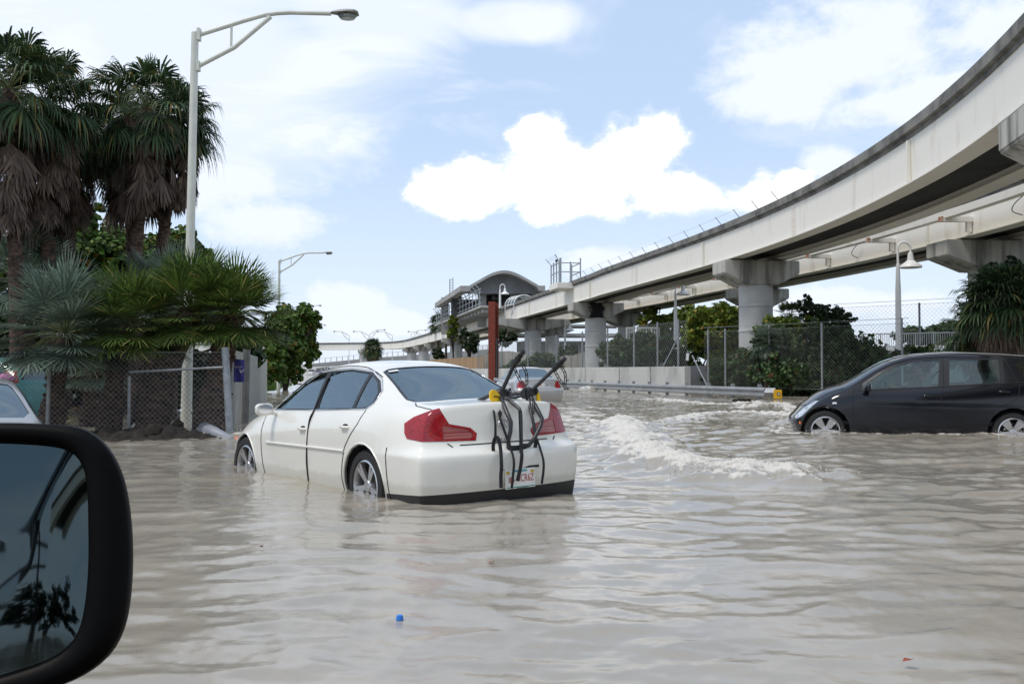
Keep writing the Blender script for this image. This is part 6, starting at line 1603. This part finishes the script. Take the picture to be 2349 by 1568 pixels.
# ---- far traffic
def far_car(label, x, y, Y, m, ang, name='car', s=1.):
    p = px(x, y, Y); rt = empty(name, (p.x, p.y, p.z), ang, label, 'car', 'cars far down the road')
    b = MB(); prof = [(-2.2, .35), (-2.2, .95), (-1.6, 1.0), (-1.1, 1.45), (.3, 1.48), (1.0, 1.0), (2.1, .85), (2.2, .35)]
    b.prism(prof, -.85, .85, Matrix.Rotation(math.pi/2, 4, 'X')).build('body', m, rt, bevel=.08)
    w = MB(); w.prism([(-1.55, 1.0), (-1.14, 1.40), (.25, 1.42), (.85, 1.02)], -.87, .87, Matrix.Rotation(math.pi/2, 4, 'X')); w.add([(-1.72, -.65, 1.03), (-1.72, .65, 1.03), (-1.17, .6, 1.42), (-1.17, -.6, 1.42)], [(0, 1, 2, 3)]); w.add([(.98, -.65, 1.05), (.98, .65, 1.05), (.36, .6, 1.45), (.36, -.6, 1.45)], [(0, 1, 2, 3)]); w.build('window', M_['trim'], rt)
    for wx in (-1.35, 1.35):
        for wy in (-.75, .75): MB().lathe([(0, -.12), (.33, -.12), (.33, .12), (0, .12)], 16, Matrix.Translation((wx, wy, .33)) @ Matrix.Rotation(math.pi/2, 4, 'X')).build('wheel', M_['rubber'], rt)
    return rt
far_car('white pickup-like car seen from the front beside the grass end', 716, 863.5, 200, M_['farwhite'], R(90-180))
far_car('grey car partly hidden by the white roof', 741, 864, 190, M_['silver_paint'], R(60))
far_car('yellow taxi far down the road above the white roof', 737, 856.5, 258, M_['taxi'], R(20))
far_car('white car right of the yellow taxi', 757, 855.5, 272, M_['farwhite'], R(100))
far_car('white van-like car furthest right on the road', 772, 853.5, 290, M_['farwhite'], R(75))
far_car('pale car just behind the yellow taxi', 749, 852, 308, M_['farwhite'], R(50))
# ================================================================ the camera car : mirror and flank
def own():
    D = .78; rt = empty('wing_mirror', (0, 0, 0), label='large black wing mirror filling the lower left corner', cat='car mirror')
    # housing outline in picture units, closed beyond the frame
    out = [(-330, 985), (-100, 968), (0, 966), (90, 968), (165, 974), (205, 987), (240, 1016), (266, 1056), (284, 1110), (295, 1180), (300, 1260), (298, 1340), (290, 1410), (276, 1460), (248, 1505), (200, 1545), (130, 1578), (20, 1612), (-120, 1640), (-300, 1650), (-360, 1500), (-370, 1200), (-360, 1050)]
    gl = [(-290, 1040), (-80, 1014), (0, 1013), (90, 1018), (140, 1027), (172, 1046), (190, 1082), (197, 1130), (199, 1200), (199, 1290), (193, 1370), (180, 1435), (155, 1480), (110, 1512), (40, 1538), (-100, 1575), (-250, 1580), (-300, 1450), (-310, 1200)]
    c0 = px(-20, 1300, D)
    nrm = Vector((.27, -1, .165)).normalized(); xax = Vector((0, 0, 1)).cross(-nrm).normalized(); 
    def onplane(p2, d=0.):
        dirv = px(p2[0], p2[1], 1.)-Vector((0, 0, CAMZ)); o = Vector((0, 0, CAMZ)); c = c0+nrm*d; t = (c-o).dot(nrm)/dirv.dot(nrm); return o+dirv*t
    def smooth(P): q = crspline([(a, b, 0) for a, b in P+[P[0]]], 4)[:-1]; return [(v.x, v.y) for v in q]
    O = [onplane(p) for p in smooth(out)]; Gp = [onplane(p) for p in smooth(gl)]
    cen = sum(O, Vector())/len(O); cg = sum(Gp, Vector())/len(Gp)
    mb = MB(); n = len(O)
    rings = []
    ng = len(Gp)
    import bisect
    def resample(P, m):
        L = [0]; Q = P+[P[0]]
        for a, b in zip(Q[:-1], Q[1:]): L.append(L[-1]+(b-a).length)
        out_ = []
        for k in range(m):
            s = L[-1]*k/m; i = min(max(bisect.bisect_right(L, s)-1, 0), len(P)-1); out_.append(Q[i].lerp(Q[i+1], (s-L[i])/max(L[i+1]-L[i], 1e-9)))
        return out_
    # align by angle about the centre
    def byang(P, c, m):
        r_ = []; ux = xax; uz = nrm.cross(ux)
        A = [(math.atan2((p-c).dot(uz), (p-c).dot(ux)), p) for p in resample(P, 720)]
        for k in range(m): a = -math.pi+2*math.pi*(k+.5)/m; r_.append(min(A, key=lambda t: abs((t[0]-a+math.pi) % (2*math.pi)-math.pi))[1])
        return r_
    m = 96; Oa = byang(O, cg, m); Ga = byang(Gp, cg, m)
    rings = [[p-nrm*.016 for p in Ga], [p-nrm*.002+(p-cg)*.015 for p in Ga], [p+(p-cg)*.03 for p in Ga], [a.lerp(b, .55)+nrm*.004 for a, b in zip(Ga, Oa)], [a.lerp(b, .93)-nrm*.002 for a, b in zip(Ga, Oa)], [p-nrm*.012 for p in Oa], [p-nrm*.035+(cen-p)*.02 for p in Oa], [p.lerp(cen, .18)-nrm*.075 for p in Oa], [p.lerp(cen, .5)-nrm*.105 for p in Oa], [p.lerp(cen, .98)-nrm*.115 for p in Oa]]
    for r in rings: mb.v += [tuple(p) for p in r]
    for i in range(len(rings)-1):
        for j in range(m): j2 = (j+1) % m; mb.f.append((i*m+j, i*m+j2, (i+1)*m+j2, (i+1)*m+j))
    mb.build('housing', M_['housing'], rt, smooth=80)
    g = MB(); c_ = cg-nrm*.012; cc = [p-nrm*.010 for p in Ga]
    # slightly convex glass
    g.v.append(tuple(c_+nrm*.0045)); K = 10
    for k in range(1, K+1):
        f = k/K
        for p in cc: g.v.append(tuple(c_.lerp(p, f)+nrm*.0045*(1-f*f)))
    for j in range(m): g.f.append((0, 1+j, 1+(j+1) % m))
    for k in range(K-1):
        for j in range(m): j2 = (j+1) % m; g.f.append((1+k*m+j, 1+(k+1)*m+j, 1+(k+1)*m+j2, 1+k*m+j2))
    mg = bpy.data.materials.new('mirror_silver'); mg.use_nodes = True; b = mg.node_tree.nodes['Principled BSDF']; b.inputs['Metallic'].default_value = 1; b.inputs['Base Color'].default_value = (.060, .080, .085, 1); b.inputs['Roughness'].default_value = .03
    g.build('mirror_glass', mg, rt, smooth=80)
    # flank of the car the photograph is taken from (behind the lens, seen in the mirror)
    fl = empty('camera_car', (0, 0, 0), label='dark flank of the car the photo is taken from, reflected in the mirror', cat='car')
    X0 = -.27; zb = 1.17
    S = MB(); ys = [(-.25-.18*k) for k in range(20)]; vs = []
    sec = ((.0, .3), (-.05, .65), (-.075, .88), (-.05, 1.01), (-.055, 1.08), (-.02, 1.15), (.0, zb))
    for y in ys:
        for (o, z) in sec: vs.append((X0+o, y, z))
    fs = [(i*7+j, i*7+j+1, i*7+j+8, i*7+j+7) for i in range(len(ys)-1) for j in range(6)]
    S.add(vs, fs); S.build('door', mat('slate_paint', (.16, .18, .20), .25, metal=.3, coat=1.), fl, smooth=60)
    S = MB()
    for (y0, y1) in ((-.3, -1.25), (-1.35, -2.3)): S.add([(X0+.01, y0, zb), (X0+.01, y1, zb), (X0+.16, y1, 1.60), (X0+.16, y0, 1.60)], [(0, 1, 2, 3)])
    S.split('side_window', M_['trim'], fl, recalc=False)
    S = MB(); S.bar((X0+.005, -1.3, zb-.02), (X0+.16, -1.3, 1.62), .12, .03, up=(1, 0, 0)); S.bar((X0+.17, -.25, 1.62), (X0+.17, -3.4, 1.62), .06, .06); S.bar((X0-.005, -.25, zb+.0), (X0-.005, -3.6, zb+.0), .025, .025); S.build('window_frame', M_['black_plastic'], fl)
    S = MB(); S.tube([(X0-.06, -1.0, 1.03), (X0-.11, -1.03, 1.035), (X0-.11, -1.17, 1.035), (X0-.06, -1.2, 1.03)], .014, 8); S.build('door_handle', M_['silver_paint'], fl, smooth=60)
own()
print('objects', len(bpy.data.objects), 'polys', sum(len(o.data.polygons) for o in bpy.data.objects if o.type == 'MESH'))
